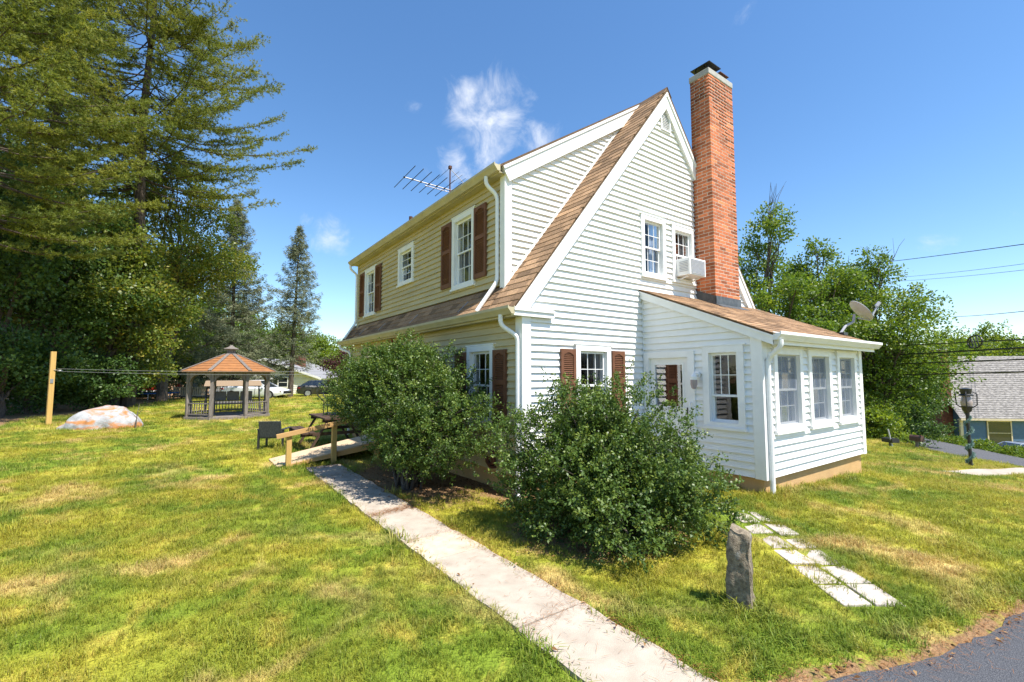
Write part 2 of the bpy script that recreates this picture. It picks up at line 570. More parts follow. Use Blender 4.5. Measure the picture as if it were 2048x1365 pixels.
def make_blade_mat():
    m = bpy.data.materials.new('grass_blade'); m.use_nodes = True
    nt = m.node_tree
    N, L = nt.nodes.new, nt.links.new
    b = nt.nodes['Principled BSDF']; out = nt.nodes['Material Output']
    b.inputs['Roughness'].default_value = .5
    b.inputs['Specular IOR Level'].default_value = .3
    c = grass_colour(nt, True)
    L(c, b.inputs['Base Color'])
    t = N('ShaderNodeBsdfTranslucent'); L(c, t.inputs['Color'])
    ms = N('ShaderNodeMixShader'); ms.inputs['Fac'].default_value = .35
    L(b.outputs[0], ms.inputs[1]); L(t.outputs[0], ms.inputs[2]); L(ms.outputs[0], out.inputs['Surface'])
    return m


M['lawn'] = make_lawn_mat()
M['blade'] = make_blade_mat()

# ------------------------------------------------------------------ terrain
P0 = np.array((19.7, 2.1)); NRM = np.array((.496, -.868))
DRIVE = [(1.2, 1.75), (2.2, 1.45), (3.05, 1.2), (3.37, 1.09), (3.75, .93), (4.08, .85), (4.61, .75), (5.14, .66), (6.5, .35), (9.0, -.4), (12, -1.3)]
WALK_L, WALK_R = 1.92, 2.53


def lawn_z(X):
    X = np.asarray(X, float)
    a = np.maximum(0, X - 9.4)
    return -.09 * np.minimum(a, 15.6) - .05 * np.maximum(0, a - 15.6)


def height(X, Y):
    X = np.asarray(X, float); Y = np.asarray(Y, float)
    z = lawn_z(X)
    q = .582 * X + .813 * Y
    z = z - .030 * np.clip(q - 31, 0, 60) * np.clip((14 - X) / 10, 0, 1)
    s = (X - P0[0]) * NRM[0] + (Y - P0[1]) * NRM[1]
    near = np.clip((X - 12) / 5, 0, 1)
    z = z - near * (.9 * np.clip(s / 1.6, 0, 1) + .25 * np.clip(s - 7.2, 0, 4))
    z = z + .09 * np.exp(-(((X - 6.5) / 1.3) ** 2 + ((Y - 3.1) / 1.3) ** 2))
    # rising bank under the wood
    z = z + .9 * np.clip((-6 - X + .15 * (Y - 30)) / 10, 0, 1)
    z = z + .010 * (np.sin(X * 2.3 + 1.1 * Y) + np.sin(1.7 * X - 2.9 * Y + 1)) * .6
    return z


def hz(x, y):
    return float(height(x, y))


def drive_y(x):
    return np.interp(x, [p[0] for p in DRIVE], [p[1] for p in DRIVE])


def dirt_mask(X, Y):
    d = np.zeros_like(X)
    # band of needles along the driveway edge
    e = Y - drive_y(X)
    d = np.maximum(d, np.clip(1.0 - np.abs(e - .02) / .14, 0, 1) * (X > 1.0))
    for xe in (WALK_L, WALK_R):
        k = .32 if xe == WALK_L else .62
        d = np.maximum(d, np.clip(1.0 - np.abs(X - xe) / .10, 0, 1) * k * (Y < 9.3) * (Y > .8))
    for cx, cy, rx, ry in ((3.2, 7.3, .95, 2.0), (3.95, 3.85, 1.15, 1.05)):
        r = np.sqrt(((X - cx) / rx) ** 2 + ((Y - cy) / ry) ** 2)
        d = np.maximum(d, np.clip(1.6 - r * 1.25, 0, 1))
    d = np.maximum(d, np.clip((X - 3.45) / .3, 0, 1) * (X < 4.2) * (Y > 5.0) * (Y < 9))
    # bare ground under the trees of the wood
    b = -4.7 - X + .25 * (Y - 24) * (Y > 24)
    b2 = np.where(Y > 27, b, np.where(Y > 19, -5.0 - X - .0 * Y, -9 - X))
    d = np.maximum(d, np.clip(b2 / .8 + .5, 0, 1) * (Y > 14))
    return d


def build_lawn():
    def axis(lo, a, b, hi, st):
        mid = np.arange(a, b, st)
        out1 = a - np.geomspace(.2, a - lo, 44)[::-1]
        out2 = b + np.geomspace(.2, hi - b, 50)
        return np.concatenate((out1, mid, out2))
    xs = axis(-160, -4, 13, 260, .12); ys = axis(-120, -1, 13, 260, .12)
    X, Y = np.meshgrid(xs, ys)
    Z = height(X, Y)
    e = Y - drive_y(X)
    Z = Z - .05 * np.clip(-e / .15 + .3, 0, 1) * (X > 1) * (X < 13)
    Z = Z - .035 * ((X > WALK_L + .03) & (X < WALK_R - .03) & (Y > -1) & (Y < 9.4))
    V = np.stack((X, Y, Z), -1).reshape(-1, 3)
    nx, ny = len(xs), len(ys)
    i = np.arange(nx * ny).reshape(ny, nx)
    F = np.stack((i[:-1, :-1], i[:-1, 1:], i[1:, 1:], i[1:, :-1]), -1).reshape(-1, 4)
    me = np_mesh('lawn', V, F, M['lawn'], smooth=True)
    a = me.attributes.new('dirt', 'FLOAT', 'POINT')
    a.data.foreach_set('value', dirt_mask(X, Y).astype(np.float32).ravel())
    o = link('lawn', me)
    props(o, 'patchy green and straw coloured lawn around the house', 'lawn', kind='structure')


build_lawn()


def strip_mesh(name, left, right, z_fn, mat_, label, cat, th=.25):
    V, F = [], []
    n = len(left)
    for (a, b) in zip(left, right):
        V += [(a[0], a[1], z_fn(*a)), (b[0], b[1], z_fn(*b)), (a[0], a[1], z_fn(*a) - th), (b[0], b[1], z_fn(*b) - th)]
    for i in range(n - 1):
        j = 4 * i
        F += [(j, j + 1, j + 5, j + 4), (j, j + 4, j + 6, j + 2), (j + 1, j + 3, j + 7, j + 5)]
    mb = MB(); mb.add(V, F)
    return props(obj(name, mb, mat_, off=(0, 0, 0)), label, cat, kind='structure')


# driveway in front, with a ragged edge
dl, dr = [], []
for k in range(140):
    x = .6 + k * .09
    y = float(drive_y(x)) + .05 * mnoise.noise(Vector((x * 2.3, 0, 0))) + .03 * mnoise.noise(Vector((x * 9, 3, 0)))
    dl.append((x, y)); dr.append((x - .4, y - 9.0))
strip_mesh('driveway', dl, dr, lambda x, y: (lawn_z(x) if x > 9.4 else 0) - .012 + .004, M['asphalt'], 'dark asphalt driveway in the lower right corner', 'driveway')
# road below the lawn on the right
U2 = np.array((.868, .496))
rl, rr = [], []
for k in range(60):
    t = -12 + k * 3.0
    a = P0 + U2 * t + NRM * 1.7; b = P0 + U2 * t + NRM * 7.2
    rl.append(tuple(a)); rr.append(tuple(b))
strip_mesh('road', rl, rr, lambda x, y: hz(x, y) + .05, M['asphalt'], 'asphalt road running below the lawn on the right', 'road')
# concrete garden walk on the far right
wl, wr = [], []
for k in range(24):
    x = 13.6 + k * .35
    y = 2.55 - (x - 13.6) * .10
    wl.append((x, y + .32)); wr.append((x, y - .32))
strip_mesh('side_walkway', wl, wr, lambda x, y: hz(x, y) + .02, M['walk'], 'pale concrete walkway crossing the lawn beside the lamp post', 'walkway', .1)

# concrete walk along the house: each slab is a piece
walk = props(bpy.data.objects.new('concrete_walk', None), 'worn concrete walk leading along the house to the wooden ramp', 'walkway', kind='structure')
C.objects.link(walk)
ORG[walk.name] = (0, 0, 0)
rng = random.Random(3)
cuts = [.35, 1.55, 2.62, 4.02, 4.62, 5.72, 7.1, 8.3, 9.32]
for i in range(len(cuts) - 1):
    y0, y1 = cuts[i] + .006, cuts[i + 1] - .006
    t = [.022 + rng.uniform(-.006, .006) for _ in range(4)]
    # ragged long edges
    n = 14
    top, V, F = [], [], []
    mb = MB()
    ca = rng.uniform(-.06, .06)
    for k in range(n + 1):
        u = k / n
        yl = y0 + (y1 - y0) * u
        sk = .07 if i in (3,) else 0
        xl = WALK_L + .022 * mnoise.noise(Vector((yl * 3, 1, 0))); xr = WALK_R + .025 * mnoise.noise(Vector((yl * 3.3, 7, 0)))
        za = t[0] * (1 - u) + t[3] * u; zb = t[1] * (1 - u) + t[2] * u
        V += [(xl, yl, za), (xr, yl, zb), (xl, yl, -.08), (xr, yl, -.08)]
    for k in range(n):
        j = 4 * k
        F += [(j, j + 1, j + 5, j + 4), (j, j + 4, j + 6, j + 2), (j + 1, j + 3, j + 7, j + 5)]
    F += [(0, 2, 3, 1), (4 * n, 4 * n + 1, 4 * n + 3, 4 * n + 2)]
    mb.add(V, F)
    obj('slab', mb, M['patch'] if i == 3 else M['walk'], walk, off=(0, 0, 0))

# stepping pavers
path = props(bpy.data.objects.new('paver_path', None), 'two rows of pale square pavers set in the grass', 'path', kind='structure')
C.objects.link(path)
ORG[path.name] = (0, 0, 0)
rng = random.Random(11)
ua = Vector((.67, .85, 0)) / 3.0
ub = Vector((.41, -.29, 0)) / 2.0
rowlen = ua.length
for row in range(6):
    for col in range(2):
        o0 = Vector((4.13, 1.47, 0)) + ua * row + ub * col + Vector((.03, -.02, 0)) * (row / 5)
        if row >= 4:
            o0 += Vector((rng.uniform(-.03, .03), rng.uniform(-.03, .03), 0))
        g = .012 + .006 * (row > 2)
        e1, e2 = ua.normalized(), ub.normalized()
        a = o0 + e1 * g + e2 * g
        la, lb = ua.length - 2 * g, ub.length - 2 * g
        z = hz(o0.x, o0.y) + .014 + rng.uniform(-.005, .005)
        tl = [rng.uniform(-.006, .006) for _ in range(4)]
        q = [a, a + e2 * lb, a + e2 * lb + e1 * la, a + e1 * la]
        q = [p + Vector((rng.uniform(-.008, .008), rng.uniform(-.008, .008), 0)) for p in q]
        mb = MB()
        mb.hexa([(p.x, p.y, z - .07) for p in q] + [(p.x, p.y, z + t_) for p, t_ in zip(q, tl)])
        obj('paver', mb, M['paver'], path, bevel=.008, off=(0, 0, 0))

# ================================================================== the house
X0, Y0, XD, YC = 3.95, 5.25, 4.08, 5.88
X1, Y1, YD1 = 10.86, 13.49, 13.44
AX, AZ = 7.40, 7.31                 # ridge
SL, SR, SD = 1.25, 1.30, .655       # slopes: left roof, right roof, dormer roof
SX0, SX1, SY0 = 6.62, 10.34, 3.21   # sunroom
SB = .30                            # bottom of the siding
ZL = lambda x: AZ - SL * (AX - x)
ZR = lambda x: AZ - SR * (x - AX)
ZD = lambda x: AZ + .02 - SD * (AX - x)
ZS = lambda y: 3.27 + .42 * (y - 5.25)

house = thing('house', (X0, Y0, 0), 'white clapboard house with brown shutters, brick chimney and lean-to sunroom', 'house')


def P(ax, plane, u, n, z):
    return (u, plane - n, z) if ax == 'Y' else (plane - n, u, z)


def wbox(mb, ax, plane, u0, u1, n0, n1, z0, z1, mi=0):
    a, b = P(ax, plane, u0, n0, z0), P(ax, plane, u1, n1, z1)
    return mb.box(*a, *b, mi)


def siding(ax, plane, z0, z1, span, holes, mat_, name, mat_trim=None, exp=.105, step=0):
    """a wall of lapped boards: every course is a board of its own, cut at the openings"""
    core = MB()
    wall = None
    rg = random.Random(int(plane * 100) + int(z1 * 10))
    n = max(1, round((z1 - z0) / exp))
    h = (z1 - z0) / n
    boards = []
    for k in range(n):
        a, b = z0 + k * h, z0 + (k + 1) * h
        l0, r0 = span(a); l1, r1 = span(b)
        if r0 - l0 < .02:
            continue
        if r1 < l1:
            l1 = r1 = (l1 + r1) / 2
        segs = [(l0, r0)]
        for (hu0, hu1, hz0, hz1) in holes:
            if b > hz0 + .004 and a < hz1 - .004:
                new = []
                for s in segs:
                    if hu1 <= s[0] or hu0 >= s[1]:
                        new.append(s); continue
                    if hu0 - s[0] > .01: new.append((s[0], hu0))
                    if s[1] - hu1 > .01: new.append((hu1, s[1]))
                segs = new
                for (e0, e1) in ((max(a, hz1 - .004), b), (a, min(b, hz0 + .004))):
                    c0, c1 = max(hu0, l0), min(hu1, r0)
                    if e1 - e0 > .006 and c1 - c0 > .02:      # short filler piece above or below the opening
                        fn = lambda z: .034 + (.001 - .034) * (z - a) / h
                        mb = MB()
                        mb.hexa([P(ax, plane, c0, -.012, e0), P(ax, plane, c1, -.012, e0), P(ax, plane, c1, fn(e0), e0), P(ax, plane, c0, fn(e0), e0),
                                 P(ax, plane, c0, -.012, e1), P(ax, plane, c1, -.012, e1), P(ax, plane, c1, fn(e1), e1), P(ax, plane, c0, fn(e1), e1)])
                        boards.append(mb)
        for (p, q) in segs:
            pt = l1 if abs(p - l0) < 1e-6 else p
            qt = r1 if abs(q - r0) < 1e-6 else q
            w = rg.uniform(-.0012, .0012)
            mb = MB()
            pr = [P(ax, plane, p, -.012, a), P(ax, plane, q, -.012, a), P(ax, plane, q, .034 + w, a), P(ax, plane, p, .034 - w, a),
                  P(ax, plane, pt, -.012, b + .001), P(ax, plane, qt, -.012, b + .001), P(ax, plane, qt, .001, b + .001), P(ax, plane, pt, .001, b + .001)]
            mb.hexa([pr[0], pr[1], pr[2], pr[3], pr[4], pr[5], pr[6], pr[7]])
            boards.append(mb)
    # the part is the sheathing behind the boards
    return boards


def add_wall(name, sheath, boards, mat_):
    w = obj(name, sheath, M['trim'] if mat_ is M['siding'] else M['creamtrim'], house)
    for mb in boards:
        obj('siding_board', mb, mat_, w)
    return w


def window(ax, plane, lo, hi, z0, z1, cols=3, rows=2, case=.095, trim='trim', curtain=None, sill_out=.072, upper=.5, grid_lower=True, screen=False):
    """double-hung window: casing, sill, two sashes, panes, and a curtain behind"""
    T = M[trim]
    wd = MB()
    wbox(wd, ax, plane, lo, lo + case, -.01, .050, z0, z1)
    wbox(wd, ax, plane, hi - case, hi, -.01, .050, z0, z1)
    wbox(wd, ax, plane, lo + case, hi - case, -.01, .048, z1 - case, z1)
    wbox(wd, ax, plane, lo + case, hi - case, -.01, .048, z0, z0 + case * .8)
    a, b, c, d = lo + case, hi - case, z0 + case * .8, z1 - case
    j = .012                                       # jamb, back into the wall
    wbox(wd, ax, plane, a, a + j, -.13, -.011, c, d)
    wbox(wd, ax, plane, b - j, b, -.13, -.011, c, d)
    wbox(wd, ax, plane, a + j, b - j, -.13, -.011, d - j, d)
    wbox(wd, ax, plane, a + j, b - j, -.13, -.011, c, c + j)
    win = obj('window', wd, T, house)
    sl = MB()
    wbox(sl, ax, plane, lo - .02, hi + .02, -.01, sill_out, z0 - .028, z0 + .012)
    obj('sill', sl, T, win)
    sl = MB()
    wbox(sl, ax, plane, lo - .035, hi + .035, -.01, .055, z1 + .001, z1 + .02)
    obj('drip_cap', sl, T, win)
    a, b, c, d = a + j, b - j, c + j, d - j
    mid = c + (d - c) * (1 - upper)
    for which, (s0, s1, nn) in (('upper_sash', (mid - .018, d, -.008)), ('lower_sash', (c, mid + .018, -.036))):
        sm = MB()
        f = .028
        wbox(sm, ax, plane, a, a + f, nn - .024, nn, s0, s1)
        wbox(sm, ax, plane, b - f, b, nn - .024, nn, s0, s1)
        wbox(sm, ax, plane, a + f, b - f, nn - .024, nn, s1 - f, s1)
        wbox(sm, ax, plane, a + f, b - f, nn - .024, nn, s0, s0 + f)
        ga, gb, gc, gd = a + f, b - f, s0 + f, s1 - f
        nc, nr = (cols, rows) if (which == 'upper_sash' or grid_lower) else (1, 1)
        m_ = .011
        for i in range(1, nc):
            u = ga + (gb - ga) * i / nc
            wbox(sm, ax, plane, u - m_ / 2, u + m_ / 2, nn - .018, nn - .006, gc, gd)
        for i in range(1, nr):
            zz = gc + (gd - gc) * i / nr
            wbox(sm, ax, plane, ga, gb, nn - .0175, nn - .0055, zz - m_ / 2, zz + m_ / 2)
        obj(which, sm, M['muntin'], win)
        for i in range(nc):
            for k in range(nr):
                pm_ = MB()
                u0, u1 = ga + (gb - ga) * i / nc, ga + (gb - ga) * (i + 1) / nc
                w0, w1 = gc + (gd - gc) * k / nr, gc + (gd - gc) * (k + 1) / nr
                n0 = nn - .012
                t = [random.uniform(-.0006, .0006) for _ in range(4)]
                pm_.add([P(ax, plane, u0 + .004, n0 + t[0], w0 + .004), P(ax, plane, u1 - .004, n0 + t[1], w0 + .004),
                         P(ax, plane, u1 - .004, n0 + t[2], w1 - .004), P(ax, plane, u0 + .004, n0 + t[3], w1 - .004)], [(0, 1, 2, 3)])
                obj('pane', pm_, M['glass'], win)
    if screen:
        sm = MB()
        sm.add([P(ax, plane, a, -.003, c), P(ax, plane, b, -.003, c), P(ax, plane, b, -.003, d), P(ax, plane, a, -.003, d)], [(0, 1, 2, 3)])
        obj('insect_screen', sm, M['screen'], win)
    if curtain:
        mname, frac_u, frac_z = curtain
        for side in (0, 1):
            cm = MB()
            n = 14
            wdt = (b - a) * frac_u / 2
            V, F = [], []
            for i in range(n + 1):
                u = (a - .10 + (wdt + .10) * i / n) if side == 0 else (b + .10 - (wdt + .10) * i / n)
                nn = -.11 - .010 * math.sin(i * 1.9)
                V += [P(ax, plane, u, nn, c + (d - c) * (1 - frac_z)), P(ax, plane, u, nn, d)]
            for i in range(n):
                F.append((2 * i, 2 * i + 2, 2 * i + 3, 2 * i + 1))
            cm.add(V, F)
            obj('curtain', cm, M[mname], win)
    return win


def shutter(ax, plane, lo, hi, z0, z1):
    mb = MB()
    f = .05
    n0, n1 = .030, .064
    wbox(mb, ax, plane, lo, lo + f, n0, n1, z0, z1)
    wbox(mb, ax, plane, hi - f, hi, n0, n1, z0, z1)
    mid = z0 + (z1 - z0) * .56
    for a, b in ((z0, z0 + .08), (mid - .035, mid + .035)):
        wbox(mb, ax, plane, lo + f, hi - f, n0, n1 - .001, a, b)
    # arched top rail
    k = 8
    poly = [(lo + f, z1 - .001), (lo + f, z1 - .10)]
    for i in range(k + 1):
        t = i / k
        poly.append((lo + f + (hi - lo - 2 * f) * t, z1 - .10 + .045 * math.sin(math.pi * t)))
    poly += [(hi - f, z1 - .10), (hi - f, z1 - .001)]
    mb.prism(poly[0:1] + poly[2:-2] + poly[-1:], lambda u, z, n: P(ax, plane, u, n, z), n0, n1 - .002)
    wbox(mb, ax, plane, lo + f, hi - f, n0 - .006, n0 + .004, z0 + .02, z1 - .02)
    sh = obj('shutter', mb, M['shutter'], house)
    lv = MB()
    for a, b in ((z0 + .08, mid - .035), (mid + .035, z1 - .06)):
        nl = max(2, int((b - a) / .028))
        for i in range(nl):
            zz = a + (b - a) * (i + .5) / nl
            lv.hexa([P(ax, plane, lo + f, n0 + .006, zz), P(ax, plane, hi - f, n0 + .006, zz), P(ax, plane, hi - f, n1 - .008, zz - .014), P(ax, plane, lo + f, n1 - .008, zz - .014),
                     P(ax, plane, lo + f, n0 + .006, zz + .008), P(ax, plane, hi - f, n0 + .006, zz + .008), P(ax, plane, hi - f, n1 - .008, zz - .006), P(ax, plane, lo + f, n1 - .008, zz - .006)])
    obj('louvres', lv, M['shutter'], sh)
    return sh


def hole(lo, hi, z0, z1, case=.095):
    return (lo + .03, hi - .03, z0 + .03, z1 - .03)


# --- foundations and floors
mb = MB()
mb.box(X0 + .04, Y0 + .04, -.5, X1 - .04, Y1 - .04, SB + .01)
obj('foundation', mb, M['found'], house)
mb = MB()
mb.box(SX0 + .035, SY0 + .035, -.9, SX1 - .035, Y0 + .03, SB + .005)
obj('foundation', mb, M['found'], house)
mb = MB()
mb.box(X0 + .1, Y0 + .1, 2.66, X1 - .1, Y1 - .1, 2.76)
mb.box(XD + .12, YC + .1, 4.99, AX, Y1 - .2, 5.03)
obj('upper_floor', mb, M['roomfloor'], house)
# partitions close behind the rooms keep the interior dim, as in a house
mb = MB()
mb.box(X0 + 2.6, Y0 + 2.6, SB + .02, X0 + 2.7, Y1 - .2, 2.65)
mb.box(X0 + .1, Y0 + 2.55, SB + .02, X0 + 2.6, Y0 + 2.62, 2.65)
mb.box(X0 + 2.7, Y0 + 2.55, SB + .02, X1 - .2, Y0 + 2.62, 2.65)
mb.box(XD + 2.6, Y0 + .15, 2.77, XD + 2.66, Y1 - .2, 4.98)
mb.box(XD + 2.66, Y0 + 2.2, 2.77, X1 - 1.6, Y0 + 2.26, 4.98)
obj('partition', mb, M['inside'], house)

mb = MB()
mb.box(SX0 + .12, Y0 - .03, SB + .02, SX1 - .05, Y0 - .015, 2.3)
mb.box(SX1 - .06, SY0 + .06, SB + .02, SX1 - .045, Y0 - .031, 2.3)
mb.box(SX0 + .10, SY0 + .08, SB + .006, SX1 - .07, Y0 - .035, SB + .02)
mb.box(SX0 + .12, SY0 + .10, SB + .021, SX1 - .2, SY0 + .115, .86)
obj('added_dimming_lining', mb, mat('dimming_lining', (.085, .05, .04), (.06, .035, .028), 9, .6, stretch=(6, 6, .5)), house)  # dark brown panels added inside to dim the sunroom behind its windows

# --- walls with their boards
gw = [(6.60, 7.30, 3.53, 4.66), (7.515, 8.23, 3.54, 4.64), (4.955, 5.745, .95, 2.22)]
vent_box = (7.255, 7.555, 6.46, 6.905)


def gspan(z):
    return (max(X0 + .12, AX - (AZ - .12 - z) / SL), min(X1 - .12, AX + (AZ - .12 - z) / SR))


gholes = [hole(*w) for w in gw] + [vent_box, (8.30, 9.20, 3.0, 7.9)]
# the doorway into the sunroom stays closed; boards run behind the sunroom down to its roof only
gh2 = gholes + [(SX0 + .02, SX1 - .02, 0, 3.22)]
sheath = MB()
sheath.prism([(SX0 + .02, SB), (SX0 + .1, SB), (SX0 + .1, 3.1), (SX1 - .1, 3.1), (SX1 - .1, SB), (SX1 - .02, SB), (SX1 - .02, 3.2), (SX0 + .02, 3.2)], lambda u, z, n: P('Y', Y0, u, n, z), -.03, -.02)
sheath.box(SX0 + .11, Y0 + .02, SB, SX1 - .11, Y0 + .03, 3.09)
add_wall('gable_wall', sheath, siding('Y', Y0, SB, AZ - .14, gspan, gh2, M['siding'], 'gable'), M['siding'])
lw = [(5.965, 6.78, .95, 2.22), (9.55, 10.15, .36, 2.42)]
sheath = MB(); sheath.box(X0 + .02, Y1 - .06, SB, X0 + .05, Y1 - .02, 2.6)
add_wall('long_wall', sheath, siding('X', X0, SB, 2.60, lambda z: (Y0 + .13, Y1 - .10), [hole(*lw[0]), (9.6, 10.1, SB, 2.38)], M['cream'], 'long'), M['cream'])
dw = [(6.78, 7.60, 3.33, 4.70), (9.42, 10.30, 3.83, 4.70), (11.88, 12.76, 3.36, 4.66)]
sheath = MB(); sheath.box(XD + .02, YD1 - .06, 3.2, XD + .05, YD1 - .02, 4.9)
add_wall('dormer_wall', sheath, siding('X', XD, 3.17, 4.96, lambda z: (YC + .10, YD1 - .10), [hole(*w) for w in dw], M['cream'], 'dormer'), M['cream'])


def cspan(z):
    lo = max(XD + .10, AX - (AZ + .02 - .22 - z) / SD) if z > 4.7 else XD + .10
    return (lo, AX - (AZ + .0 - z) / SL - .01) if False else (lo if z > ZD(XD + .1) - .24 else XD + .10, AX - (AZ - .03 - z) / SL)


sheath = MB(); sheath.prism([(XD + .02, 3.25), (XD + .06, 3.30), (XD + .06, 4.9), (XD + .02, 4.9)], lambda u, z, n: P('Y', YC, u, n, z), -.05, -.02)
add_wall('dormer_cheek', sheath, siding('Y', YC, 3.20, 6.98, cspan, [], M['siding'], 'cheek'), M['siding'])
# sunroom walls
sdoor = (4.30, 5.14, SB, 2.05)
swin = (3.432, 4.077, .956, 2.182)
sheath = MB(); sheath.box(SX0 + .02, Y0 - .05, SB, SX0 + .05, Y0 - .012, 2.6)
sspan = lambda z: (max(SY0 + .11, 5.25 + (z + .13 - 3.27) / .42), Y0 - .03)
add_wall('sunroom_side_wall', sheath, siding('X', SX0, SB, 3.12, sspan, [hole(*swin), sdoor], M['siding'], 'ss'), M['siding'])
fwin = [(6.92, 7.85, .92, 2.15), (8.07, 8.95, .92, 2.15), (9.20, 10.08, .92, 2.15)]
sheath = MB(); sheath.box(SX1 - .07, SY0 + .02, SB, SX1 - .04, Y0 - .012, 2.25)
add_wall('sunroom_front_wall', sheath, siding('Y', SY0, SB, 2.24, lambda z: (SX0 + .11, SX1 - .10), [hole(*w) for w in fwin], M['siding'], 'sf'), M['siding'])
# walls out of sight (right side, far gable) as plain sheets
mb = MB()
mb.prism([(X0 + .02, SB), (X1, SB), (X1, ZR(X1) - .15), (AX, AZ - .1), (X0 + .02, ZL(X0) - .12)], lambda u, z, n: (u, n, z), Y1 - .02, Y1)
mb.box(X1 - .02, Y0 + .02, SB, X1, Y1 - .02, 2.75)
mb.box(SX1 - .03, SY0 + .03, SB, SX1 - .005, Y0, 2.35)
mb.prism([(SY0 + .03, 2.36), (Y0, 2.36), (Y0, 3.18)], lambda u, z, n: (n, u, z), SX1 - .03, SX1 - .005)
obj('far_wall', mb, M['siding'], house)

# --- corner boards
mb = MB()
mb.box(X0 - .042, Y0 - .042, SB - .01, X0 + .115, Y0 + .02, 2.60)
mb.box(X0 - .040, Y0 + .021, SB - .01, X0 + .02, Y0 + .125, 2.60)
obj('corner_board', mb, M['trim'], house)
mb = MB()
mb.box(X0 - .042, Y1 - .10, SB - .01, X0 + .02, Y1 + .02, 2.60)
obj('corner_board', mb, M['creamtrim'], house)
mb = MB()
mb.box(XD - .042, YC - .042, 3.10, XD + .095, YC + .02, 4.96)
mb.box(XD - .040, YC + .021, 3.13, XD + .02, YC + .095, 4.955)
obj('corner_board', mb, M['trim'], house)
mb = MB()
mb.box(XD - .042, YD1 - .10, 3.10, XD + .02, YD1 + .02, 4.96)
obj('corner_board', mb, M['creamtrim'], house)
mb = MB()
mb.box(SX0 - .042, SY0 - .042, SB - .01, SX0 + .105, SY0 + .02, 2.30)
mb.box(SX0 - .040, SY0 + .021, SB - .01, SX0 + .02, SY0 + .115, 2.30)
obj('corner_board', mb, M['trim'], house)
mb = MB()
mb.box(SX1 - .105, SY0 - .042, SB - .01, SX1 + .03, SY0 + .02, 2.30)
obj('corner_board', mb, M['trim'], house)
mb = MB()
mb.box(SX0 - .024, Y0 - .045, SB - .01, SX0 + .02, Y0 - .018, 3.14)
obj('corner_board', mb, M['trim'], house)

# --- windows, shutters, door
for w in dw:
    window('X', XD, *w, curtain=('curtain_d', .9, 1.0) if w is not dw[1] else None, trim='trim', cols=3 if w is not dw[1] else 2)
for w in ((6.385, 6.77, 3.40, 4.66), (7.615, 8.02, 3.40, 4.66), (11.46, 11.87, 3.40, 4.63), (12.77, 13.17, 3.40, 4.63)):
    shutter('X', XD, *w)
window('X', X0, *lw[0], curtain=None)
for w in ((5.605, 5.955, 1.0, 2.13), (6.79, 7.18, 1.0, 2.13), (10.2, 10.44, 1.3, 2.56)):
    shutter('X', X0, *w)
window('Y', Y0, *gw[0], case=.085, curtain=('curtain', .8, 1.0))
window('Y', Y0, *gw[1], case=.085, curtain=('curtain_d', .7, .6))
window('Y', Y0, *gw[2], curtain=('curtain_d', .5, 1.0))
for w in ((4.635, 4.94, .98, 2.145), (5.765, 6.075, .98, 2.145)):
    shutter('Y', Y0, *w)
window('X', SX0, *swin, case=.10, curtain=None, upper=.62, grid_lower=False)
for w in fwin:
    window('Y', SY0, *w, case=.10, curtain=('curtain', 1.0, 1.0), cols=3, rows=2, screen=True)

# sunroom door (white, half glass) with frame, lock, closer bar
mb = MB()
for a, b, c, d in ((4.345, 4.465, .36, 2.03), (5.015, 5.105, .36, 2.03), (4.465, 5.015, 1.93, 2.03), (4.465, 5.015, .36, 1.21)):
    wbox(mb, 'X', SX0, a, b, -.05, -.012, c, d)
door = obj('door', mb, M['trim'], house)
mb = MB()
for a, b, c, d in ((4.445, 4.475, 1.20, 1.94), (5.005, 5.035, 1.20, 1.94), (4.475, 5.005, 1.915, 1.94), (4.475, 5.005, 1.20, 1.225)):
    wbox(mb, 'X', SX0, a, b, -.054, -.006, c, d)
obj('pane_frame', mb, M['muntin'], door)
mb = MB()
mb.add([P('X', SX0, 4.47, -.03, 1.22), P('X', SX0, 5.01, -.03, 1.22), P('X', SX0, 5.01, -.03, 1.92), P('X', SX0, 4.47, -.03, 1.92)], [(0, 1, 2, 3)])
obj('pane', mb, glass_mat('door_glass', (.75, .78, .8), .28), door)
mb = MB()
wbox(mb, 'X', SX0, 4.355, 4.395, -.013, .012, 1.12, 1.22)
wbox(mb, 'X', SX0, 4.355, 4.395, -.013, .012, 1.00, 1.09)
mb.tube([P('X', SX0, 4.375, .0, 1.05), P('X', SX0, 4.375, .05, 1.05), P('X', SX0, 4.46, .055, 1.05)], .009, 6)
obj('handle', mb, M['black'], door)
mb = MB()
for a, b, c, d in ((4.225, 4.345, SB, 2.13), (5.105, 5.20, SB, 2.13), (4.345, 5.105, 2.03, 2.13)):
    wbox(mb, 'X', SX0, a, b, -.06, .044, c, d)
wbox(mb, 'X', SX0, 4.345, 5.105, -.06, .060, SB, .36)
obj('door_frame', mb, M['trim'], house)
mb = MB()
mb.tube([P('X', SX0, 4.285, .03, 1.31), P('X', SX0, 4.285, .085, 1.30), P('X', SX0, 4.285, .085, .95), P('X', SX0, 4.285, .03, .94)], .012, 8)
obj('grab_bar', mb, M['pipe'], house, smooth=True)
# concrete step below the door
mb = MB(); mb.box(SX0 - .62, 4.25, -.2, SX0 - .02, 5.19, .17)
obj('door_step', mb, M['concrete'], house, bevel=.01)
# back door behind the bush at the head of the ramp
mb = MB()
wbox(mb, 'X', X0, 9.56, 9.62, -.03, .032, SB, 2.42); wbox(mb, 'X', X0, 10.08, 10.14, -.03, .032, SB, 2.42); wbox(mb, 'X', X0, 9.62, 10.08, -.03, .03, 2.34, 2.42)
wbox(mb, 'X', X0, 9.62, 10.08, -.03, -.01, SB, 2.34)
obj('door', mb, M['trim'], house)

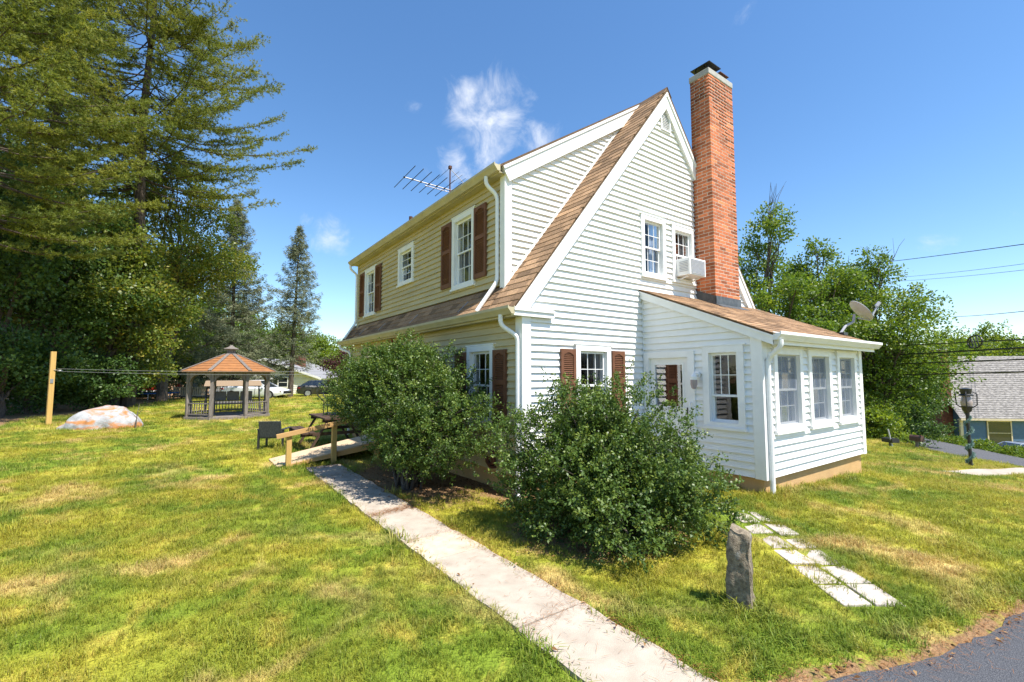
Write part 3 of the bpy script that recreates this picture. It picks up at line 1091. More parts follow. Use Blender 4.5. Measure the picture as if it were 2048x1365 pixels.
# gable louvre
mb = MB()
a, b, c, d = vent_box
for q in ((a, a + .03, c, d), (b - .03, b, c, d), (a + .03, b - .03, d - .03, d), (a + .03, b - .03, c, c + .03)):
    wbox(mb, 'Y', Y0, q[0], q[1], -.02, .048, q[2], q[3])
wbox(mb, 'Y', Y0, a + .03, b - .03, -.06, -.05, c + .03, d - .03)
gv = obj('gable_vent', mb, M['trim'], house)
for i in range(11):
    z = c + .05 + i * .033
    mb = MB()
    mb.hexa([P('Y', Y0, a + .03, -.03, z + .012), P('Y', Y0, b - .03, -.03, z + .012), P('Y', Y0, b - .03, .025, z - .012), P('Y', Y0, a + .03, .025, z - .012),
             P('Y', Y0, a + .03, -.03, z + .020), P('Y', Y0, b - .03, -.03, z + .020), P('Y', Y0, b - .03, .025, z - .004), P('Y', Y0, a + .03, .025, z - .004)])
    obj('slat', mb, M['trim'], gv)

# --- roofs
EX, ED = 3.74, 3.92                # eaves
YR0 = Y0 - .09                    # rake edge at the gable
YFR = 13.85
th = .05


def slab(poly, fn, a, b):
    mb = MB(); mb.prism(poly, fn, a, b); return mb


xz = lambda u, z, n: (u, n, z)
yz = lambda u, z, n: (n, u, z)
# main left slope: strip at the gable, skirt below the dormer, strip at the far end
mb = MB()
mb.prism([(EX, ZL(EX) - th), (AX, AZ - th * 1.5), (AX, AZ - .004), (EX, ZL(EX) - .004)], xz, YR0, YC + .03)
mb.prism([(EX, ZL(EX) - th), (XD + .05, ZL(XD + .05) - th), (XD + .05, ZL(XD + .05) - .004), (EX, ZL(EX) - .004)], xz, YC + .031, YFR)
mb.prism([(XD + .051, ZL(XD) - th), (AX, AZ - th * 1.5), (AX, AZ - .02), (XD + .051, ZL(XD) - .004)], xz, YD1 + .02, YFR)
roofL = obj('roof', mb, M['roofbase'], house)
mb = MB()
mb.prism([(AX + .001, AZ - th * 1.5), (11.02, ZR(11.02) - th), (11.02, ZR(11.02)), (AX + .001, AZ)], xz, YR0, YFR)
obj('roof', mb, M['roofbase'], house)
mb = MB()
mb.prism([(ED, ZD(ED) - .03), (AX + .03, ZD(AX) - .03), (AX + .03, ZD(AX) + .02), (ED, ZD(ED) + .012)], xz, YC - .10, YD1 + .12)
obj('dormer_roof', mb, M['roofbase'], house)
mb = MB()
mb.prism([(2.99, ZS(2.99) - .04), (Y0 - .02, ZS(Y0) - .04), (Y0 - .02, ZS(Y0) - .004), (2.99, ZS(2.99) - .004)], yz, SX0 - .085, SX1 + .19)
roofS = obj('sunroom_roof', mb, M['roofbase'], house)
# ridge cap
mb = MB()
mb.prism([(AX - .13, ZL(AX - .13) + .012), (AX, AZ + .02), (AX + .13, ZR(AX + .13) + .012), (AX + .13, ZR(AX + .13) + .004), (AX, AZ + .012), (AX - .13, ZL(AX - .13) + .004)], xz, YR0 - .01, YC - .1)
obj('ridge_cap', mb, M['roofbase'], house)


def tab_mesh(w, l, tone, key, cache={}):
    k = (round(w, 3), round(l, 3), tone)
    if k not in cache:
        mb = MB()
        mb.hexa([(0, 0, -.003), (w, 0, -.003), (w, l, -.003), (0, l, -.003), (0, 0, .010), (w, 0, .010), (w, l, .0015), (0, l, .0015)])
        me = mb.mesh('shingle', M['shingle'])
        a = me.attributes.new('tone', 'FLOAT', 'FACE')
        a.data.foreach_set('value', [tone] * len(me.polygons))
        cache[k] = me
    return cache[k]


TABS = []


def lay_shingles(part, O, U, V, Wd, Ln, exp=.138, tw=.30, seed=0):
    O, U, V = Vector(O), Vector(U).normalized(), Vector(V).normalized()
    Nn = U.cross(V)
    rg = random.Random(seed)
    rows = int(math.ceil(Ln / exp))
    for r in range(rows):
        v0 = r * exp
        ln = min(exp + .012, Ln - v0)
        if ln < .02:
            continue
        u = -tw * (.5 if r % 2 else 0) - rg.uniform(0, .04)
        while u < Wd:
            w = tw * rg.choice((.8, 1.0, 1.0, 1.15))
            a, b = max(0, u), min(Wd, u + w - .007)
            u += w
            if b - a < .03:
                continue
            pos = O + U * a + V * (v0 - .008) + Nn * rg.uniform(0, .0015)
            m4 = Matrix((U, V, Nn)).transposed().to_4x4()
            m4.translation = pos
            TABS.append((part, m4, round((b - a) / .02) * .02 if b - a > .08 else b - a, ln, rg.choice((.0, .25, .45, .6, .8, 1.0))))


lay_shingles(roofL, (EX - .02, YC - .02, ZL(EX - .02)), (0, -1, 0), (1, 0, SL), YC - .02 - YR0 + .02, 5.86, seed=1)
lay_shingles(roofL, (EX - .02, YFR, ZL(EX - .02)), (0, -1, 0), (1, 0, SL), YFR - YC + .02, .56, seed=2)
lay_shingles(roofS, (SX0 - .10, 2.975, ZS(2.975)), (1, 0, 0), (0, 1, .42), SX1 + .30 - SX0, 2.45, seed=3)
camv = Vector((0, 0, CAM_H))
hroot = Vector(house.location)


def tab_score(t):
    p = t[1].translation
    d = (p - camv)
    n = Vector((t[1][0][2], t[1][1][2], t[1][2][2]))
    return abs(n.dot(d)) / d.length ** 3 * t[2] * t[3]


TABS.sort(key=tab_score, reverse=True)
for part, m4, w, l, tone in TABS[:290]:
    o = link('shingle', tab_mesh(w, l, tone, 0), part)
    mm = m4.copy(); mm.translation = m4.translation - hroot
    o.matrix_local = mm
for part in (roofL, roofS):
    V, F, T = [], [], []
    for p_, m4, w, l, tone in TABS[290:]:
        if p_ is not part:
            continue
        b = len(V)
        for q in [(0, 0, -.003), (w, 0, -.003), (w, l, -.003), (0, l, -.003), (0, 0, .010), (w, 0, .010), (w, l, .0015), (0, l, .0015)]:
            V.append(tuple((m4 @ Vector(q)) - hroot))
        for f in [(0, 3, 2, 1), (4, 5, 6, 7), (0, 1, 5, 4), (1, 2, 6, 5), (2, 3, 7, 6), (3, 0, 4, 7)]:
            F.append([b + i for i in f]); T.append(tone)
    if V:
        o = link('shingle_courses', np_mesh('shingle_courses', V, F, M['shingle'], T), part)
        o['kind'] = 'stuff'

# --- rakes, fascias, soffits, returns
rb = .20


def rake(name, pts, width, y0, y1, mat_, lip=True):
    (xa, za), (xb, zb) = pts
    d = Vector((xb - xa, 0, zb - za)).normalized()
    nn = Vector((d.z, 0, -d.x))
    if nn.z > 0: nn = -nn
    mb = MB()
    mb.prism([(xa, za), (xb, zb), (xb + nn.x * width, zb + nn.z * width), (xa + nn.x * width, za + nn.z * width)], xz, y0, y1)
    if lip:
        mb.prism([(xa, za + .001), (xb, zb + .001), (xb + nn.x * .045, zb + nn.z * .045), (xa + nn.x * .045, za + nn.z * .045)], xz, y0 - .02, y0 - .0005)
    return mb


o1 = .055
mb = rake('r', ((EX + .02, ZL(EX + .02) - o1), (AX, AZ - o1 * 1.6)), rb, YR0 + .012, Y0 - .002, M['trim'])
obj('rake_board', mb, M['trim'], house)
mb = rake('r', ((11.0, ZR(11.0) - o1), (AX, AZ - o1 * 1.6 - .002)), rb, YR0 + .014, Y0 - .007, M['trim'])
obj('rake_board', mb, M['trim'], house)
mb = rake('r', ((ED + .05, ZD(ED + .05) - .035), (AX - .05, ZD(AX - .05) - .035)), .25, YC - .085, YC - .005, M['trim'])
obj('rake_board', mb, M['trim'], house)
# small trim along the foot of the cheek
mb = rake('r', ((XD + .02, ZL(XD + .02) + .075), (AX - .12, ZL(AX - .12) + .075)), .055, YC - .03, YC + .01, M['trim'], lip=False)
obj('step_flashing', mb, M['trim'], house)
# eave return on the gable
mb = MB()
mb.box(EX - .02, Y0 - .10, 2.585, X0 + .52, Y0 - .032, 2.655)
mb.prism([(EX - .02, 2.656), (X0 + .54, 2.656), (X0 + .50, 2.70), (EX - .02, 2.70)], xz, Y0 - .12, Y0 - .03)
obj('eave_return', mb, M['trim'], house)
# soffits and fascia boards along the long side
mb = MB()
mb.box(EX + .005, Y0 - .03, 2.585, X0 + .03, YFR - .02, 2.60)
mb.box(EX - .012, YR0 + .01, 2.57, EX + .004, YFR, ZL(EX) - .045)
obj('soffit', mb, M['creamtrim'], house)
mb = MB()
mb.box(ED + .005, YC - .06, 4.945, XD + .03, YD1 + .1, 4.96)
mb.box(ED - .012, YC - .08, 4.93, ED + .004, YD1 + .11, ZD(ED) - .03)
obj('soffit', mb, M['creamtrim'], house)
# sunroom: rake board on the side, fascia in front
mb = MB()
mb.prism([(3.0, ZS(3.0) - .035), (Y0 - .02, ZS(Y0 - .02) - .035), (Y0 - .02, ZS(Y0 - .02) - .165), (3.0, ZS(3.0) - .165)], yz, SX0 - .075, SX0 - .036)
mb.prism([(2.985, ZS(2.985) - .03), (Y0 - .02, ZS(Y0 - .02) - .03), (Y0 - .02, ZS(Y0 - .02) - .06), (2.985, ZS(2.985) - .06)], yz, SX0 - .090, SX0 - .0755)
obj('rake_board', mb, M['trim'], house)
mb = MB()
mb.box(SX0 - .06, 3.0, 2.17, SX1 + .17, 3.018, ZS(3.0) - .042)
mb.box(SX0 - .019, 3.019, 2.235, SX1 + .17, SY0 + .03, 2.25)
mb.prism([(3.0, ZS(3.0) - .045), (Y0, ZS(Y0) - .045), (Y0, ZS(Y0) - .16), (3.0, ZS(3.0) - .16)], yz, SX1 + .15, SX1 + .17)
obj('fascia', mb, M['trim'], house)

# --- gutters and downspouts
kst = [(0, 0), (.055, 0), (.075, .03), (.115, .075), (.115, .115), (.10, .115), (.10, .095), (.012, .095), (.012, .115), (0, .115)]


def gutter(ax, at_, z, a, b, mat_):
    mb = MB()
    if ax == 'X':
        mb.prism([(at_ - u, z + w) for u, w in kst], xz, a, b)
    else:
        mb.prism([(at_ - u, z + w) for u, w in kst], yz, a, b)
    return obj('gutter', mb, mat_, house)


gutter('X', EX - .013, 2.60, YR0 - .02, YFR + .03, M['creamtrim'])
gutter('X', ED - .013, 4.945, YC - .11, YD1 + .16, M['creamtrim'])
gutter('Y', 2.999, 2.225, SX0 - .08, SX1 + .21, M['pipe'])


def spout(pts, r=.034):
    # rounded elbows
    q = [Vector(p) for p in pts]
    out = [q[0]]
    for i in range(1, len(q) - 1):
        a = q[i] + (q[i - 1] - q[i]).normalized() * min(.09, (q[i - 1] - q[i]).length * .45)
        b = q[i] + (q[i + 1] - q[i]).normalized() * min(.09, (q[i + 1] - q[i]).length * .45)
        for t in (0, .25, .5, .75, 1):
            out.append(a.lerp(q[i], t).lerp(q[i].lerp(b, t), t))
    out.append(q[-1])
    mb = MB(); mb.tube(out, r, 10)
    return obj('downspout', mb, M['pipe'], house, smooth=True)


spout([(EX - .07, Y0 + .16, 2.61), (EX - .07, Y0 + .16, 2.46), (X0 - .06, Y0 + .04, 2.30), (X0 - .06, Y0 + .04, .04), (X0 - .10, Y0 - .05, .02)])
spout([(ED - .07, YC + .22, 4.95), (ED - .07, YC + .22, 4.82), (XD - .05, YC + .16, 4.66), (XD - .05, YC + .16, 3.28), (XD - .08, YC + .16, 3.20), (EX - .03, YC + .26, ZL(EX - .03) + .045)])
spout([(ED - .07, YD1 + .10, 4.95), (ED - .07, YD1 + .10, 4.84), (XD - .05, YD1 + .06, 4.70), (XD - .05, YD1 + .06, 3.26), (EX - .02, YD1 + .05, ZL(EX) + .05)])
spout([(EX - .07, YFR - .1, 2.61), (EX - .07, YFR - .1, 2.50), (X0 - .06, Y1 - .02, 2.38), (X0 - .06, Y1 - .02, .05)])
spout([(SX0 + .02, 2.94, 2.23), (SX0 + .02, 2.94, 2.13), (SX0 + .06, SY0 - .07, 1.98), (SX0 + .06, SY0 - .07, .06)], .036)

# roof rods lying on the skirt roof (pale heat cable clips)
for yy in (6.9, 9.0, 10.9, 12.4):
    mb = MB(); mb.tube([(EX + .05, yy, ZL(EX + .05) + .02), (EX + .20, yy - .1, ZL(EX + .20) + .02)], .006, 5)
    obj('shingle_clip', mb, M['alu'], house)

# --- chimney of laid bricks
CX0, CX1, CY0, CY1, CZ0, CZ1 = 8.315, 9.20, 4.83, 5.245, 2.85, 7.80
mb = MB(); mb.box(CX0 + .0025, CY0 + .0025, CZ0, CX1 - .0025, CY1, CZ1)
chim = obj('chimney', mb, M['mortar'], house)
course = .0675
ncs = int((CZ1 - 3.0) / course)
BR = []
rg = random.Random(5)
for k in range(ncs):
    z = CZ1 - (k + 1) * course
    if z < 3.02:
        break
    # the corner brick shows its long side in front on even courses, at the side on odd ones
    bl, jt = .202, .013
    even = k % 2 == 0

    def run(start, end, first):
        out, p = [], start
        l = first
        while p < end - 1e-4:
            e = min(end, p + l)
            if end - e < .05: e = end
            out.append((p, e - p)); p = e + jt; l = bl
        return out
    for p, l in run(CX0 if even else CX0 + .10 + jt, CX1, bl):
        BR.append((p, CY0, z, l, .10, 'f'))
    for p, l in run(CY0 + .10 + jt if even else CY0, CY1, bl):
        BR.append((CX0, p, z, .10, l, 's'))


def brick_mesh(lx, ly, tone, cache={}):
    k = (round(lx, 2), round(ly, 2), tone)
    if k not in cache:
        mb = MB(); mb.box(0, 0, 0, lx, ly, course - .0135)
        me = mb.mesh('brick', M['brick'])
        a = me.attributes.new('tone', 'FLOAT', 'FACE'); a.data.foreach_set('value', [tone] * 6)
        cache[k] = me
    return cache[k]


def brick_score(b):
    p = Vector((b[0] + b[3] / 2, b[1], b[2]))
    return (b[3] if b[5] == 'f' else b[4]) / (p - camv).length


BR.sort(key=brick_score, reverse=True)
V, F, T = [], [], []
for i, (x, y, z, lx, ly, kd) in enumerate(BR):
    tone = rg.choice((.1, .35, .5, .5, .65, .8, 1.0)) if rg.random() > .03 else -1.0
    # bricks near the top are sootier
    if z > 7.2 and rg.random() < .5:
        tone -= .4
    jx = rg.uniform(-.0010, .0008)
    if i < 295:
        o = link('brick', brick_mesh(lx, ly, tone), chim)
        o.location = (x + jx - hroot.x, y + jx - hroot.y, z - hroot.z)
    else:
        b = len(V)
        x0, y0, z0, x1, y1, z1 = x + jx, y + jx, z, x + lx + jx, y + ly + jx, z + course - .0135
        V += [(p[0] - hroot.x, p[1] - hroot.y, p[2]) for p in ((x0, y0, z0), (x1, y0, z0), (x1, y1, z0), (x0, y1, z0), (x0, y0, z1), (x1, y0, z1), (x1, y1, z1), (x0, y1, z1))]
        for f in [(0, 3, 2, 1), (4, 5, 6, 7), (0, 1, 5, 4), (1, 2, 6, 5), (2, 3, 7, 6), (3, 0, 4, 7)]:
            F.append([b + q for q in f]); T.append(tone)
o = link('brickwork', np_mesh('brickwork', V, F, M['brick'], T), chim)
o['kind'] = 'stuff'
mb = MB(); mb.box(CX0 - .012, CY0 - .012, CZ1 - .004, CX1 + .012, CY1 + .02, CZ1 + .12)
obj('chimney_cap', mb, M['concrete'], chim, bevel=.012)
mb = MB()
fz = lambda y: ZS(y)
mb.prism([(CY0 - .02, fz(CY0) - .02), (CY1 - .01, fz(CY1) - .02), (CY1 - .01, fz(CY1) + .17), (CY0 - .02, fz(CY0) + .17)], yz, CX0 - .016, CX0 - .003)
mb.box(CX0 - .016, CY0 - .021, fz(CY0) - .02, CX1 + .016, CY0 - .004, fz(CY0) + .18)
mb.prism([(CY0 - .16, fz(CY0 - .16) + .012), (CY0 - .02, fz(CY0 - .02) + .014), (CY0 - .02, fz(CY0 - .02) + .03), (CY0 - .16, fz(CY0 - .16) + .018)], yz, CX0 - .05, CX1 + .05)
obj('flashing', mb, M['lead'], chim)
for cx, cy, s, h_, mm in ((CX0 + .27, CY0 + .22, .21, .16, 'black'), (CX0 + .68, CY0 + .20, .16, .13, 'rust')):
    mb = MB()
    z = CZ1 + .12
    mb.box(cx - s * .7, cy - s * .7, z - .02, cx + s * .7, cy + s * .7, z + .03)
    for dx in (-1, 1):
        for dy in (-1, 1):
            mb.box(cx + dx * s * .65 - .01, cy + dy * s * .65 - .01, z + .031, cx + dx * s * .65 + .01, cy + dy * s * .65 + .01, z + h_)
    mb.lathe([(s * 1.45, h_), (s * 1.45, h_ + .012), (.03, h_ + .09)], (cx, cy, z), 4, rot=math.pi / 4)
    obj('flue_cap', mb, M[mm], chim)

# small rear chimney stub and vent pipe on the dormer roof
mb = MB(); mb.box(5.52, 10.9, ZD(5.5) - .1, 5.85, 11.2, ZD(5.7) + .30)
sc_ = obj('chimney_stub', mb, M['brick'], house)
mb = MB(); mb.tube([(5.35, 12.7, ZD(5.35) - .05), (5.35, 12.7, ZD(5.35) + .50)], .055, 10)
obj('vent_pipe', mb, M['rust'], house, smooth=True)
# fuel fill pipe on the long wall
mb = MB()
mb.tube([(X0 - .01, 5.86, .56), (X0 - .10, 5.86, .56), (X0 - .10, 5.86, .42), (X0 - .10, 5.95, .37), (X0 - .10, 6.02, .42), (X0 - .10, 6.02, .50)], .038, 10)
mb.lathe([(.055, 0), (.055, .05), (.03, .06)], (X0 - .10, 5.86, .54), 10)
mb.lathe([(.05, 0), (.05, .03)], (X0 - .10, 5.87, .345), 10)
obj('fill_pipe', mb, M['rust'], house, smooth=True)

# ================================================================== fittings fixed to the house
ac = thing('air_conditioner', (7.87, Y0, 3.62), 'white window air conditioner in the upper window beside the chimney', 'air conditioner')
mb = MB(); mb.box(7.605, Y0 - .34, 3.625, 8.135, Y0 + .05, 3.955)
obj('case', mb, M['trim'], ac, bevel=.012)
mb = MB()
for i in range(12):
    mb.box(7.65, Y0 - .352, 3.655 + i * .023, 8.09, Y0 - .3405, 3.668 + i * .023)
obj('grille', mb, M['greydish'], ac)
mb = MB()
for i in range(7):
    mb.box(7.597, Y0 - .30, 3.70 + i * .03, 7.6045, Y0 - .12, 3.712 + i * .03)
obj('side_louvre', mb, M['greydish'], ac)
mb = MB(); mb.beam((7.68, Y0 - .03, 3.56), (7.68, Y0 - .25, 3.615), .02, .02); mb.beam((8.06, Y0 - .03, 3.56), (8.06, Y0 - .25, 3.615), .02, .02)
obj('bracket', mb, M['pipe'], ac)

wl_ = thing('wall_lamp', (SX0 - .03, 4.17, 1.60), 'white jelly jar lamp on the wall beside the sunroom door', 'lamp')
mb = MB(); mb.lathe([(.055, 0), (.055, .02)], (0, 0, 0), 14)
o = obj('back_plate', mb, M['trim'], wl_, off=(0, 0, 0)); o.rotation_euler = (0, -math.pi / 2, 0); o.location = (0, 0, .15)
mb = MB(); mb.tube([(-.02, 0, .15), (-.09, 0, .16), (-.115, 0, .13)], .028, 8); mb.lathe([(.05, .07), (.056, .12), (.03, .15)], (-.115, 0, 0), 12)
obj('arm', mb, M['trim'], wl_, smooth=True, off=(0, 0, 0))
mb = MB(); mb.lathe([(.015, -.075), (.038, -.06), (.052, .0), (.05, .069)], (-.115, 0, 0), 12)
obj('jar', mb, M['lampglass'], wl_, smooth=True, off=(0, 0, 0))

ant = thing('television_antenna', (5.92, 11.3, ZD(5.92)), 'old metal television antenna with many thin rods on the rear roof', 'antenna')
ax0 = Vector((5.92, 11.3, 0))
mb = MB(); mb.tube([(5.92, 11.3, ZD(5.92) - .02), (5.92, 11.3, 7.66)], .02, 8); mb.box(5.88, 11.26, 7.60, 5.96, 11.34, 7.68)
obj('mast', mb, M['rust'], ant)
bd = Vector((-1.0, .05, .04)).normalized()
bp0 = Vector((5.92, 11.3, 6.98))
ln = lambda t: bp0 + bd * t
mb = MB(); mb.tube([ln(-.75), ln(1.36)], .014, 6); mb.tube([ln(-.5) + Vector((0, 0, -.07)), ln(.75) + Vector((0, 0, -.07))], .010, 6)
for t in (-.4, .1, .72):
    mb.tube([ln(t), ln(t) + Vector((0, 0, -.07))], .008, 5)
boom = obj('boom', mb, M['alu'], ant)
rd = Vector((.04, 1.0, .0)).normalized()
for i in range(9):
    t = 1.34 - i * .235
    L_ = .80 - .03 * i
    mb = MB(); c_ = ln(t)
    mb.tube([c_ - rd * L_, c_ + rd * L_], .010, 5)
    mb.box(c_.x - .02, c_.y - .02, c_.z - .02, c_.x + .02, c_.y + .02, c_.z + .02)
    obj('rod', mb, M['black'], ant)
mb = MB()
mb.tube([(5.93, 11.29, 7.64), Vector((5.93, 11.29, 7.64)) + rd * .95], .006, 5)
q0, q1 = Vector((5.94, 11.29, 7.58)), Vector((6.35, 10.92, 6.98))
mb.tube([q0, q1], .009, 5)
for i in range(5):
    c_ = q0.lerp(q1, .25 + i * .17)
    mb.tube([c_ - rd * .22, c_ + rd * .22], .005, 5)
obj('upper_array', mb, M['black'], ant)

dish_c = Vector((10.80, 3.30, 2.98))
dish = thing('satellite_dish', (10.38, 3.50, ZS(3.50)), 'grey satellite dish on the sunroom roof corner', 'satellite dish')
mb = MB(); mb.box(10.28, 3.40, ZS(3.5) - .02, 10.48, 3.60, ZS(3.5) + .03)
obj('foot', mb, M['black'], dish)
mb = MB()
mb.tube([(10.38, 3.50, ZS(3.5)), (10.50, 3.44, ZS(3.5) + .16), (10.68, 3.36, ZS(3.5) + .25), (10.74, 3.36, ZS(3.5) + .40)], .024, 8)
obj('mast', mb, M['greydish'], dish, smooth=True)
fwd = Vector((.45, -.62, .62)).normalized()
q = fwd.to_track_quat('Z', 'Y').to_matrix()
mb = MB()
V, F = [], []
nr_, na = 5, 28
for s_, dz in ((1, 0), (-1, -.012)):
    base_i = len(V)
    for i in range(nr_ + 1):
        r_ = i / nr_
        for k in range(na):
            a = 2 * math.pi * k / na
            p = Vector((.30 * r_ * math.cos(a), .25 * r_ * math.sin(a), .055 * r_ * r_ + dz))
            V.append(dish_c + q @ p)
    for i in range(nr_):
        for k in range(na):
            F.append(tuple(base_i + x for x in (i * na + k, i * na + (k + 1) % na, (i + 1) * na + (k + 1) % na, (i + 1) * na + k)))
n2 = (nr_ + 1) * na
for k in range(na):
    F.append((nr_ * na + k, nr_ * na + (k + 1) % na, n2 + nr_ * na + (k + 1) % na, n2 + nr_ * na + k))
mb.add(V, F)
obj('reflector', mb, M['greydish'], dish, smooth=True)
mb = MB()
foot_ = dish_c + q @ Vector((0, -.24, .03))
if (dish_c + q @ Vector((0, .24, .03))).z < foot_.z:
    foot_ = dish_c + q @ Vector((0, .24, .03))
tip = dish_c + fwd * .36 + Vector((.06, -.02, -.10))
mb.tube([dish_c - fwd * .03 + Vector((0, 0, -.1)), foot_, tip], .016, 8)
obj('feed_arm', mb, M['greydish'], dish, smooth=True)
mb = MB(); mb.tube([tip - fwd * .03, tip + Vector((.03, -.02, .06))], .034, 10)
obj('receiver', mb, M['greydish'], dish, smooth=True)

# ================================================================== vegetation
def unit(a):
    return a / np.maximum(np.linalg.norm(a, axis=-1, keepdims=True), 1e-9)


def leaf_quads(pos, d, nrm, L, wd, fold=.18):
    """one diamond leaf for every point, folded along its rib"""
    d = unit(d)
    s = unit(np.cross(d, nrm))
    n = np.cross(s, d)
    L = L[:, None]; wd = wd[:, None]
    a = pos
    b = pos + d * L * .45 + s * wd + n * L * fold
    c = pos + d * L
    e = pos + d * L * .45 - s * wd + n * L * fold
    V = np.stack((a, b, c, e), 1).reshape(-1, 3)
    F = np.arange(len(pos) * 4).reshape(-1, 4)
    return V, F


def sprays(rng, cen, out, nleaf, rad, L, wd, flat=.6, up=.6, tone_c=None):
    """nleaf leaves around every spray centre"""
    n = len(cen)
    C_ = np.repeat(cen, nleaf, 0); O = np.repeat(out, nleaf, 0)
    off = rng.normal(size=(n * nleaf, 3)) * rad * .55
    off[:, 2] *= flat
    pos = C_ + off
    d = unit(O * .7 + rng.normal(size=pos.shape) * .75)
    nr = unit(rng.normal(size=pos.shape) * .7 + np.array((0, 0, up)) + O * .3)
    t = np.repeat(rng.random(n) if tone_c is None else tone_c, nleaf) * .55 + rng.random(n * nleaf) * .45
    Ls = L * rng.uniform(.7, 1.25, len(pos)); ws = wd * rng.uniform(.75, 1.2, len(pos))
    V, F = leaf_quads(pos, d, nr, Ls, ws)
    return V, F, t


def limb(a, b, r0, r1, rg, sag=.1, n=6):
    a, b = Vector(a), Vector(b)
    pts, rs = [], []
    for i in range(n + 1):
        t = i / n
        p = a.lerp(b, t)
        w = math.sin(math.pi * t) * (b - a).length
        p += Vector((rg.uniform(-1, 1), rg.uniform(-1, 1), rg.uniform(-.3, .6))) * w * .05 + Vector((0, 0, w * sag))
        pts.append(p); rs.append(r0 + (r1 - r0) * t)
    return pts, rs


TREE_MESH = {}


def broadleaf(name, label, loc, h, cr, cb, seed, mat_='maple', nspray=1500, nleaf=11, leaf=(.16, .055), bark='bark', group=None, lobes=18, squash=1.0, lean=(0, 0), dead=0, cat='tree', srad=.36, spread=.33):
    rg = random.Random(seed); rng = np.random.default_rng(seed)
    t = thing(name, loc, label, cat, group, rz=0.0)
    ctr = np.array((lean[0], lean[1], cb + (h - cb) * .5)); rad = np.array((cr, cr * squash, (h - cb) * .5))
    lob = []
    tries = 0
    while len(lob) < lobes and tries < 4000:
        tries += 1
        u = rng.normal(size=3); u /= np.linalg.norm(u)
        rr = rng.uniform(.38, .90)
        p = ctr + u * rad * rr
        if all(np.linalg.norm((p - q[0]) / rad) > .33 for q in lob) or tries > 2500:
            lr = cr * spread * rng.uniform(.75, 1.25) * (1.1 - .3 * max(0, u[2]))
            lob.append((p, lr))
    for k in range(5):
        an = rng.uniform(0, 6.283); ro = cr * (.06 + .13 * k)
        lob.append((np.array((lean[0] + ro * math.cos(an), lean[1] + ro * math.sin(an), h - cr * spread * (.55 + .62 * k))), cr * spread * (.7 + .07 * k)))
    tm = MB()
    top = Vector((lean[0] * .9, lean[1] * .9, cb + (h - cb) * .72))
    pts, rs = limb((0, 0, -.4), top, .018 * h + .04, .03, rg, sag=0, n=9)
    tm.tube(pts, rs, 9)
    for p, lr in lob:
        k = max(1, min(len(pts) - 2, int(len(pts) * max(.18, min(.8, (p[2] / h) * .75)))))
        q, r2 = limb(pts[k], p, rs[k] * .55, .02, rg, sag=.08, n=6)
        tm.tube(q, r2, 6, cap=False)
        for j in range(3):
            e = Vector(p) + Vector((rg.uniform(-1, 1), rg.uniform(-1, 1), rg.uniform(-.3, 1))) * lr * .9
            q2, r3 = limb(q[rg.choice((3, 4, 5))], e, .022, .008, rg, n=3)
            tm.tube(q2, r3, 4, cap=False)
    for j in range(dead):
        a = Vector((lean[0] * .9, lean[1] * .9, cb + (h - cb) * .72))
        e = Vector((lean[0] + rg.uniform(-1, 1) * cr * .45, lean[1] + rg.uniform(-1, 1) * cr * .45, h * rg.uniform(1.03, 1.10)))
        q, r2 = limb(a, e, .03, .008, rg, n=5)
        tm.tube(q, r2, 5, cap=False)
        for jj in range(4):
            e2 = Vector(q[rg.choice((2, 3, 4))]) + Vector((rg.uniform(-.6, .6), rg.uniform(-.6, .6), rg.uniform(.2, .8)))
            tm.tube([q[3], e2], [.012, .005], 4, cap=False)
    obj('trunk', tm, M[bark], t, smooth=True, off=(0, 0, 0))
    w = np.array([l[1] ** 2 for l in lob]); w /= w.sum()
    idx = rng.choice(len(lob), nspray, p=w)
    lc = np.array([l[0] for l in lob])[idx]; lr = np.array([l[1] for l in lob])[idx]
    u = unit(rng.normal(size=(nspray, 3)))
    r = lr * rng.random(nspray) ** .38
    cen = lc + u * r[:, None] * np.array((1.1, 1.1, .75))
    # stray twigs reach out of the outline
    k = rng.random(nspray) < .10
    cen[k] += u[k] * (lr[k] * .35)[:, None]
    out = unit(u + unit(cen - ctr) * .6 + np.array((0, 0, -.1)))
    tn = np.clip(rng.random(nspray) * .75 + .25 * np.sin(idx * 2.4) ** 2, 0, 1)
    V, F, T = sprays(rng, cen, out, nleaf, srad, leaf[0], leaf[1], tone_c=tn)
    link('crown', np_mesh('crown', V, F, M[mat_], T), t)
    return t


def copy_tree(src, loc, rz, sc, label, group=None):
    r = src.copy(); C.objects.link(r)
    r.location, r.rotation_euler, r.scale = loc, (0, 0, rz), (sc, sc, sc)
    r['label'] = label
    if group: r['group'] = group
    for ch in src.children:
        c = ch.copy(); C.objects.link(c); c.parent = r
    return r


def gl(x, d):
    """a spot on the ground, x as a bearing across the view, d metres ahead"""
    r = (x - 1024) / 914 * d
    p = W(r, d)
    return (p[0], p[1], hz(*p))


